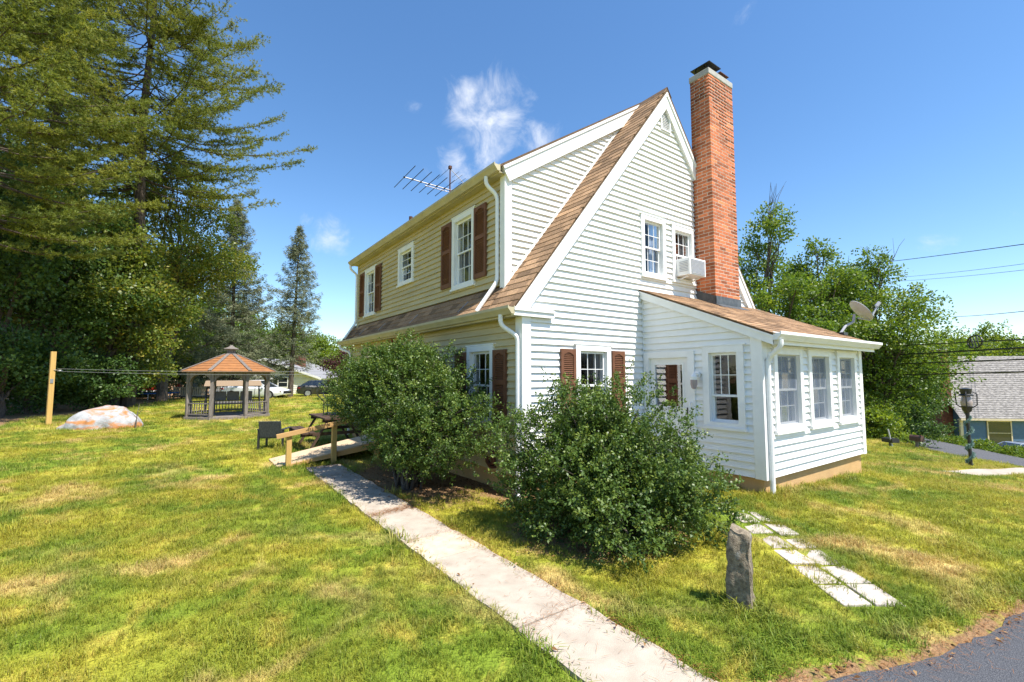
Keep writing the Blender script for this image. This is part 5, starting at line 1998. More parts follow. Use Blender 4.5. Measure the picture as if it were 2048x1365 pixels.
# --- gazebo
gp = gl(462, 19.2)
gz_ = thing('gazebo', gp, 'weathered octagonal wooden gazebo with an orange brown shingled roof', 'gazebo', rz=CRZ + R(31.6))
RG = 1.55
cor = [(RG * math.cos(R(22.5 + 45 * k)), RG * math.sin(R(22.5 + 45 * k))) for k in range(8)]
mb = MB(); mb.lathe([(RG + .06, -.05), (RG + .06, .10)], (0, 0, 0), 8, rot=R(22.5)); obj('floor', mb, M['oldwood'], gz_)
for k in range(8):
    x, y = cor[k]
    mb = MB(); mb.box(-.055, -.055, .10, .055, .055, 1.90)
    o = obj('post', mb, M['oldwood'], gz_, off=(0, 0, 0)); o.location = (x * .965, y * .965, 0); o.rotation_euler = (0, 0, R(22.5 + 45 * k))
for k in range(8):
    a, b = Vector((*cor[k], 0)) * .965, Vector((*cor[(k + 1) % 8], 0)) * .965
    d = (b - a).normalized()
    mb = MB()
    # arched spandrel under the eave
    Ls = (b - a).length
    poly = [(.06, 1.88), (.06, 1.45)]
    for i in range(9):
        t = math.pi * (1 - i / 8)
        poly.append((Ls / 2 + (Ls / 2 - .09) * math.cos(t), 1.48 + .27 * math.sin(t)))
    poly += [(Ls - .06, 1.45), (Ls - .06, 1.88)]
    mb.prism(poly, lambda u, z, n: (a.x + d.x * u - d.y * n, a.y + d.y * u + d.x * n, z), -.018, .018)
    obj('spandrel', mb, M['oldwood'], gz_)
    if k == 5:      # the face towards the house lawn is the way in
        continue
    for z in (.20, .62):
        mb = MB(); mb.beam(a + d * .05 + Vector((0, 0, z)), b - d * .05 + Vector((0, 0, z)), .05, .045); obj('rail', mb, M['oldwood'], gz_)
    nb = 9
    for i in range(nb):
        p = a.lerp(b, (i + 1) / (nb + 1))
        mb = MB(); mb.lathe([(.012, .22), (.020, .32), (.012, .42), (.020, .50), (.012, .60)], (p.x, p.y, 0), 6)
        obj('baluster', mb, M['oldwood'], gz_)
mb = MB(); mb.lathe([(RG + .10, 1.87), (RG + .13, 1.90), (RG - .05, 1.93)], (0, 0, 0), 8, rot=R(22.5)); obj('eave_ring', mb, M['oldwood'], gz_)
RO, RI, ZO, ZI = 1.78, .24, 1.86, 2.58
nrow = 7
for k in range(8):
    a0, a1 = R(22.5 + 45 * k), R(67.5 + 45 * k)
    mb = MB()
    for r in range(nrow):
        t0, t1 = r / nrow, (r + 1) / nrow
        f = lambda t, a, e=0: ((RO + (RI - RO) * t) * math.cos(a), (RO + (RI - RO) * t) * math.sin(a), ZO + (ZI - ZO) * t + e)
        mb.add([f(t0, a0, .035), f(t0, a1, .035), f(t1, a1, .012), f(t1, a0, .012), f(t0, a0, -.01), f(t0, a1, -.01), f(t1, a1, -.012), f(t1, a0, -.012)], [(0, 1, 2, 3), (0, 4, 5, 1), (7, 6, 5, 4)])
    obj('roof_panel', mb, M['gazroof'], gz_)
    mb = MB()
    c0 = Vector((RO * math.cos(a0), RO * math.sin(a0), ZO + .045)); c1 = Vector((RI * math.cos(a0), RI * math.sin(a0), ZI + .03))
    mb.beam(c0, c1, .13, .02)
    obj('hip_cap', mb, M['oldwood'], gz_)
mb = MB(); mb.lathe([(.23, 2.50), (.23, 2.60), (.17, 2.62), (.17, 2.78), (.20, 2.80)], (0, 0, 0), 8, rot=R(22.5)); cu = obj('cupola', mb, M['oldwood'], gz_)
mb = MB(); mb.lathe([(.30, 2.80), (.30, 2.82), (.12, 2.90), (.03, 2.98)], (0, 0, 0), 8, rot=R(22.5)); obj('cupola_roof', mb, M['oldwood'], cu)

sw = thing('canopy_swing', gl(470, 21.9), 'garden swing seat with grey cushions and tan canopy behind the gazebo', 'swing seat', rz=CRZ + R(31.2))
for sx in (-1, 1):
    for sy in (-1, 1):
        mb = MB(); mb.tube([(sx * 1.05, sy * .1, 1.22), (sx * 1.12, sy * .55, 0)], .03, 6); obj('leg', mb, M['black'], sw)
mb = MB(); mb.hexa([(-1.16, -.6, 1.22), (1.16, -.6, 1.22), (1.16, .6, 1.22), (-1.16, .6, 1.22), (-1.10, -.5, 1.46), (1.10, -.5, 1.46), (1.10, .5, 1.46), (-1.10, .5, 1.46)]); obj('canopy', mb, M['tan_canopy'], sw)
for i in range(3):
    mb = MB(); mb.box(-.80 + i * .54, .12, .50, -.29 + i * .54, .24, .95); obj('back_cushion', mb, M['cushion'], sw, bevel=.03)
mb = MB(); mb.box(-.82, -.35, .40, .82, .20, .49); obj('seat_cushion', mb, M['cushion'], sw, bevel=.02)
mb = MB(); mb.box(-.86, -.36, .36, .86, .26, .395)
obj('seat_frame', mb, M['black'], sw)
for sx in (-1, 1):
    mb = MB(); mb.tube([(sx * .84, 0, .37), (sx * .9, 0, 1.24)], .012, 5); obj('hanger', mb, M['black'], sw)

# --- clothesline
pp = (-3.78, 22.56, 0)
po = thing('clothesline_post', pp, 'tall yellow pine post with a pulley at the left of the lawn', 'post', rz=R(20))
mb = MB(); mb.box(-.07, -.07, -.2, .07, .07, 2.56); obj('shaft', mb, M['post'], po, bevel=.006)
mb = MB(); mb.box(-.05, -.085, 1.45, .03, -.071, 1.60); obj('bracket', mb, M['alu'], po)
mb = MB(); mb.tube([(.02, -.07, 1.91), (.10, -.12, 1.91)], .012, 6); mb.lathe([(.075, -.018), (.06, 0), (.075, .018)], (.16, -.15, 1.91), 14); obj('pulley', mb, M['alu'], po)
for dz, lb in ((.045, 'upper strand of the clothesline crossing in front of the gazebo'), (-.045, 'lower strand of the clothesline crossing in front of the gazebo')):
    a, b = Vector((-3.62, 22.38, 1.91 + dz)), Vector((3.88, 13.1, 1.80 + dz))
    pts = [a.lerp(b, i / 16) - Vector((0, 0, .05 * math.sin(math.pi * i / 16))) for i in range(17)]
    mb = MB(); mb.tube(pts, .0035, 5)
    single('clothesline', mb, mat('grey_line', (.35, .36, .36), rough=.5), tuple(a), lb, 'clothesline', 'strands of the clothesline')

# --- boulder
def rock(name, base, label, cat, pts_fn, mat_, sub=4, amp=.06, seed=0, freq=1.8, smooth=True):
    bm = bmesh.new(); bmesh.ops.create_icosphere(bm, subdivisions=sub, radius=1.0)
    for v in bm.verts:
        p = pts_fn(v.co.copy())
        n = v.co.normalized()
        a = sum(mnoise.noise(p * freq * (2.1 ** k) + Vector((seed, k * 7.7, 0))) * amp / (1.9 ** k) for k in range(4))
        v.co = p + n * a
    me = bpy.data.meshes.new(name); bm.to_mesh(me); bm.free()
    me.materials.append(mat_)
    if smooth:
        me.polygons.foreach_set('use_smooth', [True] * len(me.polygons))
    o = link(name, me); o.location = base
    return props(o, label, cat)


def rock_mat(name, a, b, c, lo, hi, sc=1.4, grain=9.0, st=(1.0, 2.0, 4.0)):
    m = mat(name, a, b, grain, .9, .6, grain * 4, detail=10, lo=.3, hi=.72)
    nt = m.node_tree; N, L = nt.nodes.new, nt.links.new
    bs = nt.nodes['Principled BSDF']; src = bs.inputs['Base Color'].links[0].from_socket
    tc = N('ShaderNodeTexCoord'); mp = N('ShaderNodeMapping'); mp.inputs['Scale'].default_value = st
    L(tc.outputs['Object'], mp.inputs['Vector'])
    nz = N('ShaderNodeTexNoise'); nz.inputs['Scale'].default_value = sc; nz.inputs['Detail'].default_value = 11; nz.inputs['Roughness'].default_value = .68; nz.inputs['Distortion'].default_value = .6
    L(mp.outputs['Vector'], nz.inputs['Vector'])
    mr = N('ShaderNodeMapRange'); mr.inputs['From Min'].default_value, mr.inputs['From Max'].default_value = lo, hi
    L(nz.outputs['Fac'], mr.inputs['Value'])
    mx = N('ShaderNodeMix'); mx.data_type = 'RGBA'; mx.inputs['B'].default_value = (*c, 1)
    L(mr.outputs['Result'], mx.inputs['Factor']); L(src, mx.inputs['A']); L(mx.outputs['Result'], bs.inputs['Base Color'])
    return m


def bshape(c):
    # long body rising to a blunt end on the right
    x = c.x * 1.28
    k = (x + 1.28) / 2.56
    z = c.z * (.16 + .62 * math.sin(min(1.0, k * 1.12) ** .8 * math.pi * .56) ** 1.1)
    return Vector((x, c.y * .85, max(-.2, z)))


bo = rock('boulder', (-2.22, 20.55, -.05), 'large pale grey boulder with orange lichen lying on the lawn', 'boulder', bshape, rock_mat('lichen_rock', (.40, .40, .40), (.27, .27, .28), (.42, .18, .06), .47, .60, 1.3), 5, .10, 3.0)
bo.rotation_euler = (0, 0, CRZ - R(4))
mb = MB()
mb.tube([(-1.22, 19.55, -.05), (-1.20, 19.55, .45), (-1.15, 19.6, .80)], [.018, .013, .005], 5); mb.tube([(-1.2, 19.55, .4), (-1.05, 19.5, .62)], [.009, .004], 4); mb.tube([(-1.19, 19.55, .3), (-1.32, 19.5, .5)], [.009, .004], 4)
single('bare_sapling', mb, M['deadwood'], (-1.22, 19.55, 0), 'thin bare sapling beside the right end of the boulder', 'sapling')

# --- granite post beside the pavers
def granite():
    bm = bmesh.new()
    bmesh.ops.create_cube(bm, size=2.0)
    bmesh.ops.subdivide_edges(bm, edges=bm.edges, cuts=15, use_grid_fill=True)
    for v in bm.verts:
        c = v.co
        t = (c.z + 1) / 2
        top = .60 - .05 * (c.x + 1) * .5 * t
        w = .098 - .038 * t ** 1.6 if c.x < 0 else .085 - .012 * t
        p = Vector((c.x * w + .012 * t, c.y * (.070 - .010 * t), -.12 + (top + .12) * t))
        k = Vector((p.x * 7, p.y * 7, p.z * 5))
        n = Vector((c.x if abs(c.x) > .99 else 0, c.y if abs(c.y) > .99 else 0, c.z if abs(c.z) > .99 else 0))
        if n.length > 0: n.normalize()
        a = .022 * mnoise.noise(k) + .012 * mnoise.noise(k * 2.7) + .007 * mnoise.noise(k * 6.1)
        e = (abs(c.x) > .99) + (abs(c.y) > .99) + (abs(c.z) > .99)
        v.co = p + n * (a - (.008 if e > 1 else 0))
    me = bpy.data.meshes.new('granite_post'); bm.to_mesh(me); bm.free()
    me.materials.append(rock_mat('rough_granite', (.33, .27, .19), (.085, .065, .045), (.40, .39, .35), .55, .68, 9.0, 30.0, (1, 1, .6)))
    me.polygons.foreach_set('use_smooth', [True] * len(me.polygons)); me.set_sharp_from_angle(angle=R(38))
    o = link('granite_post', me); o.location = (3.50, 1.91, 0); o.rotation_euler = (R(2), R(-1), CRZ - R(34))
    props(o, 'rough upright granite post in the grass beside the pavers', 'post')


granite()

# --- lamp post with a tinsel garland
lp = (17.61, 3.03, hz(17.61, 3.03))
lt = thing('lamp_post', lp, 'black garden lamp post with a smoky glass lantern on the right lawn', 'lamp post', rz=CRZ)
mb = MB(); mb.tube([(0, 0, -.3), (0, 0, 1.42)], .038, 10); mb.lathe([(.05, 1.38), (.05, 1.44), (.10, 1.50), (.12, 1.60), (.13, 1.62)], (0, 0, 0), 12); obj('post', mb, M['black'], lt, smooth=True)
mb = MB(); mb.lathe([(.11, 1.621), (.135, 1.72), (.10, 1.86), (.09, 1.90)], (0, 0, 0), 12); obj('lantern_glass', mb, M['lampglass'], lt, smooth=True)
for k in range(4):
    a = R(45 + 90 * k); c, s = math.cos(a), math.sin(a)
    mb = MB(); mb.tube([(c * .11, s * .11, 1.58), (c * .205, s * .205, 1.66), (c * .215, s * .215, 1.96), (c * .12, s * .12, 2.02)], .014, 6); obj('frame_bar', mb, M['black'], lt, smooth=True)
mb = MB(); mb.lathe([(.16, 1.905), (.16, 1.93), (.11, 1.96), (.13, 2.06), (.135, 2.10), (.05, 2.12)], (0, 0, 0), 12); obj('lantern_top', mb, M['black'], lt, smooth=True)
rng = np.random.default_rng(5)
n = 5200
tt = rng.random(n); an = tt * 2 * math.pi * 4.2
z = .03 + tt * 1.42
thick = .035 + .035 * (np.sin(tt * 40) * .5 + .5) * (tt < .75)
cen = np.stack((.058 * np.cos(an), .058 * np.sin(an), z), -1)
dd = unit(rng.normal(size=(n, 3)))
V, F = leaf_quads(cen, dd, unit(rng.normal(size=(n, 3))), thick * rng.uniform(.7, 1.5, n), np.full(n, .005))
g_ = link('tinsel_garland', np_mesh('tinsel_garland', V, F, M['garland'])); g_.location = lp
props(g_, 'silvery green tinsel garland wound around the lamp post', 'garland')

# --- mailboxes and a marker stake
def mailbox(x, d, top_z, label, m_, rounded):
    p = gl(x, d)
    t = thing('mailbox', p, label, 'mailbox', 'mailboxes at the road', rz=CRZ + R(12))
    zb = top_z - .27 - p[2]
    mb = MB()
    w, l = .11, .24
    if rounded:
        poly = [(-w, zb), (w, zb)] + [(w * math.cos(a), zb + .15 + w * math.sin(a)) for a in np.linspace(0, math.pi, 9)]
        mb.prism(poly, lambda u, z, n_: (u, n_, z), -l, l)
    else:
        mb.prism([(-.2, zb), (.2, zb), (.2, zb + .17), (.0, zb + .21), (-.2, zb + .17)], lambda u, z, n_: (u, n_, z), -l, l)
    obj('box', mb, m_, t, bevel=.006)
    mb = MB(); mb.box(-.045, -.045, -.3, .045, .045, zb - .001); obj('post', mb, M['oldwood'], t)
    mb = MB(); mb.box(.13 if rounded else .205, -.1, zb + .10, .14 if rounded else .215, -.06, zb + .26); obj('flag', mb, M['red'] if rounded else M['black'], t)


mailbox(1771, 20.6, -.98, 'black flat sided mailbox at the road behind the lawn crest', M['black'], False)
mailbox(1823, 20.4, -.90, 'brown round topped mailbox at the road behind the lawn crest', M['mailbrown'], True)
p_ = gl(1776, 20.4)
mb = MB(); mb.tube([(p_[0], p_[1], p_[2] - .2), (p_[0] - .12, p_[1] + .12, -.66)], .03, 6)
single('marker_stake', mb, M['greydish'], p_, 'leaning grey stake behind the black mailbox', 'stake')

# ================================================================== neighbours
def lap_rows(mb, x0, x1, z0, z1, y, e=.2):
    n = max(1, int((z1 - z0) / e)); h_ = (z1 - z0) / n
    for i in range(n):
        a = z0 + i * h_; b = a + h_
        mb.hexa([(x0, y, a), (x1, y, a), (x1, y + .05, a), (x0, y + .05, a), (x0, y + .025, b), (x1, y + .025, b), (x1, y + .05, b), (x0, y + .05, b)])


def simple_window(par, x0, x1, z0, z1, y, frame, cols=2, glass='carglass', rows=2):
    f = .09
    mb = MB(); mb.box(x0, y - .04, z0, x0 + f, y + .02, z1); mb.box(x1 - f, y - .04, z0, x1, y + .02, z1); mb.box(x0 + f, y - .038, z1 - f, x1 - f, y + .02, z1); mb.box(x0 + f, y - .06, z0, x1 - f, y + .02, z0 + f)
    w_ = obj('window', mb, frame, par)
    mb = MB(); mb.box(x0 + f, y - .005, z0 + f, x1 - f, y + .01, z1 - f); obj('pane', mb, M[glass], w_)
    mb = MB(); mb.box(x0 + f, y - .02, (z0 + z1) / 2 - .025, x1 - f, y - .006, (z0 + z1) / 2 + .025); obj('meeting_rail', mb, frame, w_)
    return w_


# right: blue house with a steep mottled roof
M['mottled'] = mat('mottled_grey_shingle', (.30, .28, .265), (.15, .14, .135), 2.2, .95, .3, 30, detail=3, stretch=(2.0, 2.0, 7.0), lo=.42, hi=.58)
bp = gl(1905, 38)
NZ = -4.75
nb = thing('blue_house', (bp[0], bp[1], NZ), 'blue neighbouring house with a steep mottled grey roof and brick chimney', 'house', rz=CRZ - R(7))
EZ, HZ = -1.85 - NZ, 3.35 - NZ
mb = MB(); mb.box(.35, .06, 0, 17, 8, EZ + .1); obj('wall', mb, M['bluesiding'], nb)
mb = MB(); lap_rows(mb, .36, 17, .3, EZ - .05, 0.0, .16); obj('siding_courses', mb, M['bluesiding'], nb)['kind'] = 'stuff'
mb = MB(); mb.box(.22, -.03, .05, .42, .12, EZ - .02); obj('corner_board', mb, M['creampaint'], nb)
mb = MB(); mb.box(.0, -.42, EZ - .12, 17.3, -.30, EZ + .04); mb.box(.02, -.30, EZ - .13, 17.2, .0, EZ - .08); obj('fascia', mb, M['creampaint'], nb)
mb = MB()
nrw = 30
for i in range(nrw):
    t0, t1 = i / nrw, (i + 1) / nrw
    y0_, y1_ = -.40 + 4.2 * t0, -.40 + 4.2 * t1
    z0_, z1_ = EZ + .05 + (HZ - EZ) * t0, EZ + .05 + (HZ - EZ) * t1
    mb.hexa([(-.05, y0_, z0_ - .05), (17.3, y0_, z0_ - .05), (17.3, y1_, z1_ - .05), (-.05, y1_, z1_ - .05), (-.05, y0_ - .02, z0_ + .02), (17.3, y0_ - .02, z0_ + .02), (17.3, y1_, z1_), (-.05, y1_, z1_)])
mb.hexa([(-.05, 3.8, HZ), (17.3, 3.8, HZ), (17.3, 8.1, EZ), (-.05, 8.1, EZ), (-.05, 3.8, HZ + .05), (17.3, 3.8, HZ + .05), (17.3, 8.1, EZ + .05), (-.05, 8.1, EZ + .05)])
rf = obj('roof', mb, M['mottled'], nb)
mb = MB(); mb.prism([(.0, EZ), (7.7, EZ), (3.8, HZ - .1)], lambda u, z, n_: (n_, u, z), .36, .42); obj('gable', mb, M['bluesiding'], nb)
mb = MB(); mb.box(-.55, .8, 0, .32, 2.2, 3.85 - NZ); nc_ = obj('chimney', mb, mat('old_red_brick', (.20, .075, .05), (.13, .05, .035), 6, .9, .3, 60), nb)
mb = MB(); mb.box(-.60, .75, 3.85 - NZ, .37, 2.25, 3.95 - NZ); obj('chimney_cap', mb, M['concrete'], nc_)
simple_window(nb, 2.15, 3.95, .75, EZ - .14, -.02, M['creampaint'])
simple_window(nb, 6.0, 7.8, .75, EZ - .14, -.02, M['creampaint'])

# left: low white ranch house
M['ranchroof'] = mat('grey_ranch_shingle', (.26, .26, .27), (.20, .20, .21), 8, .9)
wp = W((530 - 1024) / 914 * 48, 48)
WZ = hz(*wp) - .1
wh = thing('ranch_house', (wp[0], wp[1], WZ), 'low white ranch house with a shallow gable beyond the gazebo', 'house', rz=CRZ)
AP, EV = 3.35 - WZ, 1.42 - WZ
mb = MB(); mb.prism([(-5.7, 0), (5.7, 0), (5.7, EV), (0, AP - .05), (-5.7, EV)], lambda u, z, n_: (u, n_, z), .05, 9); obj('wall', mb, M['siding'], wh)
mb = MB(); lap_rows(mb, -5.72, 5.72, .2, EV - .05, 0.0, .2); obj('siding_courses', mb, M['siding'], wh)['kind'] = 'stuff'
mb = MB()
for i in range(26):
    x = -2.6 + i * .2
    mb.box(x, .0, EV + .9, x + .16, .045, AP - .18 - abs(x + .08) * (AP - EV) / 5.7)
obj('gable_batten', mb, mat('sage_batten', (.34, .36, .30), rough=.7), wh)['kind'] = 'stuff'
for sx in (-1, 1):
    mb = MB(); mb.hexa([(0, -.4, AP), (sx * 6.2, -.4, EV - .16), (sx * 6.2, 9.3, EV - .16), (0, 9.3, AP), (0, -.4, AP + .12), (sx * 6.2, -.4, EV - .04), (sx * 6.2, 9.3, EV - .04), (0, 9.3, AP + .12)]); obj('roof', mb, M['ranchroof'], wh)
    mb = MB(); mb.hexa([(0, -.44, AP - .08), (sx * 6.2, -.44, EV - .24), (sx * 6.2, -.401, EV - .24), (0, -.401, AP - .08), (0, -.44, AP + .13), (sx * 6.2, -.44, EV - .03), (sx * 6.2, -.401, EV - .03), (0, -.401, AP + .13)]); obj('rake_board', mb, M['trim'], wh)
mb = MB(); mb.box(1.6, 3.0, AP - 1.2, 2.6, 3.8, AP + .55); obj('chimney', mb, mat('ranch_brick', (.25, .10, .07), (.18, .07, .05), 8, .9), wh)
simple_window(wh, 1.45, 2.55, .85, 1.95, -.03, M['trim'])
for x in (1.0, 2.62):
    mb = MB(); mb.box(x, -.05, .85, x + .38, .0, 1.95); obj('shutter', mb, M['black'], wh)
simple_window(wh, -2.2, -1.0, .85, 1.95, -.03, M['trim'])
mb = MB(); mb.box(3.6, -.20, .55, 4.1, .0, 1.0); obj('meter_box', mb, M['greydish'], wh)

# --- cars
def car(label, loc, rz, paint, L=4.6, H=1.45, group='parked cars'):
    t = thing('parked_car', loc, label, 'car', group, rz=rz)
    hw = .88
    k = L / 4.6
    low = [(-2.28, .55, .78, .78), (-2.2, .30, .95, .86), (-1.6, .22, 1.0, hw), (-.6, .20, .97, hw), (.6, .20, .94, hw), (1.3, .22, .88, hw), (1.95, .25, .74, .85), (2.25, .34, .62, .74), (2.32, .45, .52, .60)]
    mb = MB(); V, F = [], []
    for x, zb, zt, w in low:
        V += [(x * k, -w * .92, zb), (x * k, -w, zb + .18), (x * k, -w, zt - .12), (x * k, -w * .90, zt), (x * k, w * .90, zt), (x * k, w, zt - .12), (x * k, w, zb + .18), (x * k, w * .92, zb)]
    m_ = 8
    for i in range(len(low) - 1):
        for j in range(m_):
            F.append((i * m_ + j, i * m_ + (j + 1) % m_, (i + 1) * m_ + (j + 1) % m_, (i + 1) * m_ + j))
    F += [tuple(range(m_ - 1, -1, -1)), tuple((len(low) - 1) * m_ + j for j in range(m_))]
    mb.add(V, F); body = obj('body', mb, paint, t, smooth=True)
    gh = [(-1.95, .96, .97, .74), (-1.25, .96, H - .06, .66), (-.5, .95, H, .64), (.25, .93, H - .03, .64), (1.15, .88, .92, .74)]
    mb = MB(); V, F = [], []
    for x, zb, zt, w in gh:
        V += [(x * k, -.80, zb), (x * k, -w, zt), (x * k, w, zt), (x * k, .80, zb)]
    for i in range(len(gh) - 1):
        for j in range(4):
            F.append((i * 4 + j, i * 4 + (j + 1) % 4, (i + 1) * 4 + (j + 1) % 4, (i + 1) * 4 + j))
    F += [(3, 2, 1, 0), (16, 17, 18, 19)]
    mb.add(V, F); obj('glasshouse', mb, M['carglass'], t)
    mb = MB()
    mb.hexa([(-1.28 * k, -.66, H - .075), (.30 * k, -.645, H - .045), (.30 * k, .645, H - .045), (-1.28 * k, .66, H - .075), (-1.2 * k, -.60, H - .01), (.22 * k, -.60, H + .0), (.22 * k, .60, H + .0), (-1.2 * k, .60, H - .01)])
    obj('roof', mb, paint, t, bevel=.02)
    for sy in (-1, 1):
        for (xa, za, xb, zb) in ((-1.98, .97, -1.27, H - .05), (.27, H - .05, 1.17, .92), (-.42, .95, -.42, H - .02)):
            mb = MB(); mb.beam((xa * k, sy * (.80 if za < 1.1 else .65), za), (xb * k, sy * (.80 if zb < 1.1 else .65), zb), .07, .05, up=(0, 1, 0)); obj('pillar', mb, paint, t)
        mb = MB(); mb.box(.82 * k, sy * .86, .92, .98 * k, sy * 1.0, 1.04); obj('mirror', mb, paint, t, bevel=.02)
        mb = MB(); mb.box(-2.27 * k, sy * .50, .72, -2.02 * k, sy * .875, .86); obj('tail_light', mb, M['redlight'], t, bevel=.02)
        mb = MB(); mb.box(2.06 * k, sy * .45, .54, 2.24 * k, sy * .77, .66); obj('headlight', mb, M['lampglass'], t, bevel=.02)
        for x in (-1.42, 1.40):
            mb = MB(); V = []
            n_ = 20
            mb.prism([(.33 * math.cos(a), .33 * math.sin(a)) for a in np.linspace(0, 2 * math.pi, n_, endpoint=False)], lambda u, z, q: (x * k + u, q, .33 + z), sy * .70, sy * .895)
            wh_ = obj('wheel', mb, M['tyre'], t)
            mb = MB(); mb.prism([(.21 * math.cos(a), .21 * math.sin(a)) for a in np.linspace(0, 2 * math.pi, n_, endpoint=False)], lambda u, z, q: (x * k + u, q, .33 + z), sy * .85, sy * .905)
            obj('rim', mb, M['rim'], wh_)
    return t


p_ = gl(517, 36); car('white sedan parked behind the gazebo', (p_[0], p_[1], p_[2] + .02), CRZ - R(2), M['carwhite'], 4.8)
p_ = gl(652, 41); car('dark car beside the right end of the white ranch house', (p_[0], p_[1], p_[2]), CRZ + R(25), M['cardark'])
p_ = gl(2020, 33); car('silver blue car parked in front of the blue house', (p_[0], p_[1], p_[2] - .1), CRZ + math.pi - R(6), M['carsilver'], 4.7)

# --- things at the far end of the lawn
p_ = gl(303, 34)
tr = thing('trampoline', p_, 'round trampoline with a blue rim at the far end of the lawn', 'trampoline', rz=0.0)
mb = MB(); mb.tube([(1.75 * math.cos(a), 1.75 * math.sin(a), .50) for a in np.linspace(0, 2 * math.pi, 33)], .05, 6, cap=False); obj('rim', mb, M['bluepad'], tr, smooth=True)
mb = MB(); mb.lathe([(1.62, .49), (1.62, .50)], (0, 0, 0), 32); obj('mat', mb, M['black'], tr)
for k in range(8):
    a = R(45 * k); mb = MB(); mb.tube([(1.72 * math.cos(a), 1.72 * math.sin(a), .48), (1.72 * math.cos(a), 1.72 * math.sin(a), 0)], .025, 6); obj('leg', mb, M['alu'], tr)
p_ = gl(290, 40)
hp = thing('covered_toy_car', (p_[0], p_[1], p_[2]), 'red and white ride-on vehicle beyond the trampoline', 'vehicle', rz=CRZ)
mb = MB(); mb.prism([(-1.1, .35), (.9, .35), (1.1, .6), (.6, .75), (.3, 1.05), (-.5, 1.05), (-1.1, .8)], lambda u, z, n_: (u, n_, z), -.45, .45); obj('body', mb, M['trim'], hp, bevel=.05)
mb = MB(); mb.prism([(-.1, .76), (.95, .68), (.7, 1.0), (.3, 1.2), (-.2, 1.18)], lambda u, z, n_: (u, n_, z), -.47, .47); obj('hood', mb, M['red'], hp, bevel=.03)
for x in (-.7, .7):
    mb = MB(); mb.prism([(.28 * math.cos(a), .28 * math.sin(a)) for a in np.linspace(0, 2 * math.pi, 14, endpoint=False)], lambda u, z, n_: (x + u, n_, .28 + z), -.5, .5); obj('wheel', mb, M['tyre'], hp)
p_ = gl(378, 35)
dk = thing('garden_deck', p_, 'small picket railed wooden deck left of the gazebo', 'deck', rz=CRZ)
mb = MB(); mb.box(-1.0, 0, .15, 1.5, 2.2, .25); obj('floor', mb, M['oldwood'], dk)
mb = MB(); mb.box(-1.0, -.03, .85, 1.5, .04, .93); obj('rail', mb, M['creampaint'], dk)
mb = MB(); mb.box(-1.0, -.02, .26, 1.5, .03, .34); obj('rail', mb, M['creampaint'], dk)
for i in range(18):
    mb = MB(); mb.box(-.97 + i * .143, -.028, .345, -.90 + i * .143, .03, .845); obj('picket', mb, M['creampaint'], dk)
for x in (-1.0, .25, 1.5):
    mb = MB(); mb.box(x - .05, -.05, -.1, x + .05, -.031, 1.0); obj('post', mb, M['creampaint'], dk)
gr = thing('barbecue_grill', (p_[0] + .3, p_[1] + .9, p_[2] + .25), 'grey covered barbecue grill on the picket railed deck', 'grill', rz=CRZ)
mb = MB(); mb.box(-.6, -.3, .0, .6, .3, .62); obj('cart', mb, mat('grill_cover', (.16, .13, .12), rough=.8), gr, bevel=.02)
mb = MB(); mb.prism([(-.3, .63), (.3, .63), (.3, .82), (.15, .98), (-.3, .98)], lambda u, z, n_: (n_, u, z), -.25, .6); obj('lid', mb, M['alu'], gr, bevel=.03)
p2 = (p_[0] - .55, p_[1] + .9, p_[2] + .25)
mb = MB(); mb.lathe([(.16, .55), (.20, .60), (.24, .80), (.14, .92)], (0, 0, 0), 12); mb.lathe([(.14, 0), (.06, .05), (.05, .56)], (0, 0, 0), 10)
single('red_planter', mb, M['red'], p2, 'red pedestal planter on the left of the picket railed deck', 'planter', world=False, smooth=True)

# --- overhead cables along the road
def cable(name, label, a, b, r, sag=.3, n=24, grp='cables strung along the road'):
    a, b = Vector(a), Vector(b)
    pts = [a.lerp(b, i / n) - Vector((0, 0, sag * math.sin(math.pi * i / n))) for i in range(n + 1)]
    mb = MB(); mb.tube(pts, r, 6)
    return single(name, mb, M['black'], tuple(a), label, 'cable', grp)


def on_line(t, z, s=2.0):
    p = P0 + U2 * t + NRM * s
    return Vector((p[0], p[1], z))


for i, (za, zb, r, lb) in enumerate([(3.10, 3.97, .028, 'topmost of the black cables, carrying the slack loop'), (2.80, 3.25, .040, 'thick black cable just below the slack loop'), (2.66, 3.02, .016, 'thin black cable right under the thick one'),
                                     (2.38, 2.62, .030, 'black cable second from the bottom on the right'), (1.93, 1.80, .034, 'lowest black cable on the right, level with the lamp')]):
    f = lambda t: za + (zb - za) * (t - 4.5) / 20.3
    cable('overhead_cable', lb, on_line(-12, f(-12), 2.0), on_line(58, f(58), 2.0), r, .12)
lc_ = Vector(W((1975 - 1024) / 914 * 19.6, 19.6) + (0,))
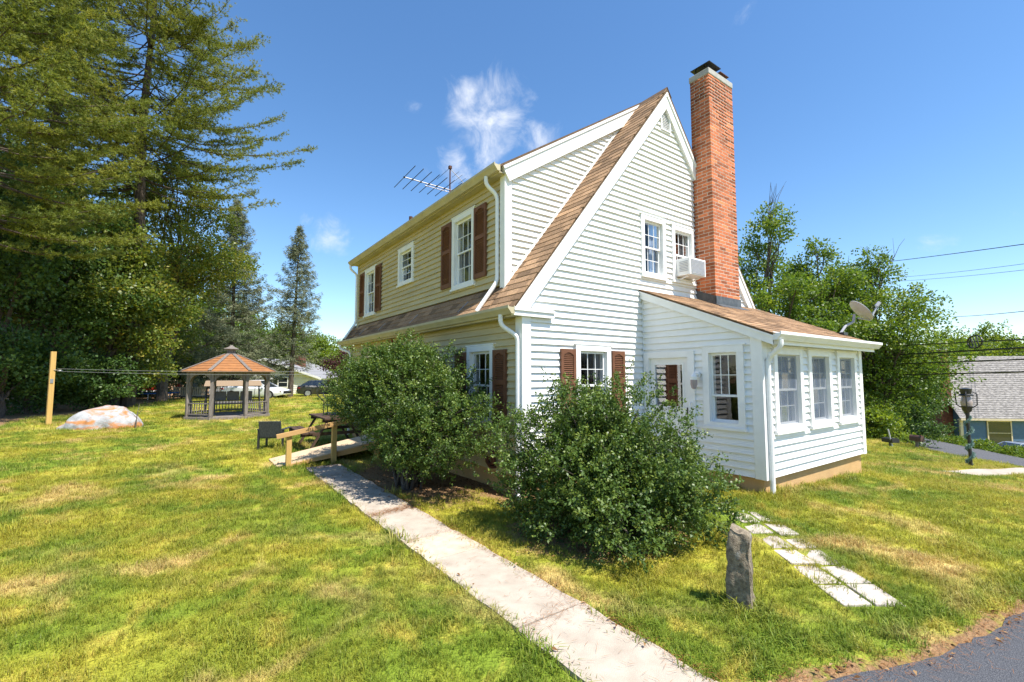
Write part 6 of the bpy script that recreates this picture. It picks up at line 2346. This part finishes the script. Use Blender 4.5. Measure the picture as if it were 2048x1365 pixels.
# slack loop hung on the topmost cable: place it where the cable is
tl_ = 7.9
c_ = on_line(tl_, 3.10 + .87 * (tl_ - 4.5) / 20.3 - .12 * math.sin(math.pi * (tl_ + 12) / 70) - .0, 1.93)
lo = thing('cable_loop', c_, 'black snowshoe shaped slack loop hanging on the topmost cable', 'cable loop', rz=math.atan2(U2[1], U2[0]))
mb = MB(); mb.tube([(.62 * math.cos(a) * (1 if math.cos(a) > 0 else 1.0), 0, .27 * math.sin(a)) for a in np.linspace(0, 2 * math.pi, 29)], .03, 6, cap=False); obj('ring', mb, M['black'], lo, smooth=True)
for x, w in ((-.25, .10), (0, .12), (.25, .10), (.42, -.1)):
    mb = MB(); mb.tube([(x - w, 0, -.24), (x + w, 0, .24)], .02, 5); obj('spoke', mb, M['black'], lo)
for a, b, r, lb in (((43.45, 17.4, 10.9), (20.75, 2.03, 5.95), .014, 'service wire rising across the sky at the right'),
                    ((65.66, 14.09, 8.0), (37.2, 3.86, 5.42), .02, 'wire crossing just above the far tree tops at the right'),
                    ((77.3, 19.9, 14.8), (59.4, 5.93, 11.64), .02, 'upper of two faint distant wires'), ((77.3, 19.9, 14.3), (59.4, 5.93, 11.1), .02, 'lower of two faint distant wires')):
    a_, b_ = Vector(a), Vector(b)
    e_ = b_ + (b_ - a_) * .5
    cable('overhead_wire', lb, a_, e_, r, .25, grp='thin wires across the sky')
for t_, lb in ((-12, 'brown utility pole beyond the right edge of the view'), (58, 'far utility pole behind the trees on the right')):
    q_ = on_line(t_, 0, 2.0); zg = hz(q_.x, q_.y)
    up_ = thing('utility_pole', (q_.x, q_.y, zg), lb, 'utility pole', 'utility poles', rz=math.atan2(U2[1], U2[0]))
    mb = MB(); mb.tube([(0, .14, -.5), (0, .14, 9.5)], [.16, .11], 10); obj('shaft', mb, M['bark'], up_, smooth=True)
    mb = MB(); mb.box(-.06, -1.2, 8.6, .06, 1.2, 8.72); obj('cross_arm', mb, M['bark'], up_)

# --- low juniper hedge across the road
rng = np.random.default_rng(17)
n = 2600
tt = rng.uniform(0, 34, n)
base_pts = np.stack([P0[0] + U2[0] * tt + NRM[0] * 7.9, P0[1] + U2[1] * tt + NRM[1] * 7.9], -1)
off = rng.normal(size=(n, 2)) * .30
XY = base_pts + off
hh = np.clip(.55 + .18 * np.sin(tt * 1.7) - (off ** 2).sum(1) * .8, .15, 1) * rng.random(n) ** .4
cen = np.stack((XY[:, 0], XY[:, 1], height(XY[:, 0], XY[:, 1]) + hh), -1)
V, F, T = sprays(rng, cen, np.tile((0, 0, 1.0), (n, 1)), 8, .2, .13, .04)
hedge = link('roadside_hedge', np_mesh('roadside_hedge', V, F, M['maple'], T))
props(hedge, 'low green juniper hedge across the road in front of the silver car', 'hedge')

# --- fallen leaves, needles and small weeds
rng = np.random.default_rng(23)
X = rng.uniform(-.5, 9, 60000); Y = rng.uniform(.3, 10, 60000)
m_ = rng.random(60000) < dirt_mask(X, Y) ** 1.5 * .75
m_ &= ~((X > X0) & (Y > Y0)) & ~((X > SX0) & (Y > SY0))
X, Y = X[m_], Y[m_]
k_ = len(X)
pos = np.stack((X, Y, height(X, Y) + rng.uniform(.0, .02, k_) + .03 * ((X > WALK_L) & (X < WALK_R))), -1)
V, F = leaf_quads(pos, unit(rng.normal(size=(k_, 3)) * np.array((1, 1, .18))), unit(rng.normal(size=(k_, 3)) * .35 + np.array((0, 0, 1))), rng.uniform(.02, .055, k_), np.where(rng.random(k_) < .6, .0018, .010))
o = link('leaf_litter', np_mesh('leaf_litter', V, F, M['litter'], rng.random(k_)))
props(o, 'brown fallen leaves and needles along the walk and driveway edges', 'leaf litter', kind='stuff')

# dry pine needles gathered in the joints and along the edges of the walk
rng = np.random.default_rng(31)
cx_, cy_ = [], []
for y_, n_, sp in ((5.72, 900, .06), (4.62, 120, .05), (2.62, 160, .05), (9.2, 500, .12), (8.3, 250, .12)):
    cx_.append(rng.uniform(WALK_L, WALK_R, n_)); cy_.append(y_ + rng.normal(size=n_) * sp + (cx_[-1] - 2.2) * .15)
n_ = 1500
cx_.append(WALK_R + rng.normal(size=n_) * .05); cy_.append(rng.uniform(1, 7, n_))
n_ = 500
cx_.append(rng.uniform(WALK_L, WALK_R, n_)); cy_.append(rng.uniform(1, 9, n_))
n_ = 1600
cx_.append(rng.uniform(1.5, 6.5, n_)); cy_.append(drive_y(cx_[-1]) + rng.normal(size=n_) * .09)
X, Y = np.concatenate(cx_), np.concatenate(cy_)
k_ = len(X)
on_walk = (X > WALK_L - .03) & (X < WALK_R + .03)
pos = np.stack((X, Y, np.where(on_walk, .031, height(X, Y) + .012) + rng.uniform(0, .006, k_)), -1)
V, F = leaf_quads(pos, unit(rng.normal(size=(k_, 3)) * np.array((1, 1, .06))), np.tile((0, 0, 1.0), (k_, 1)), rng.uniform(.04, .10, k_), np.full(k_, .0011), .02)
o = link('pine_needles', np_mesh('pine_needles', V, F, M['needles']))
props(o, 'orange brown pine needles lying in the joints of the walk', 'pine needles', kind='stuff')
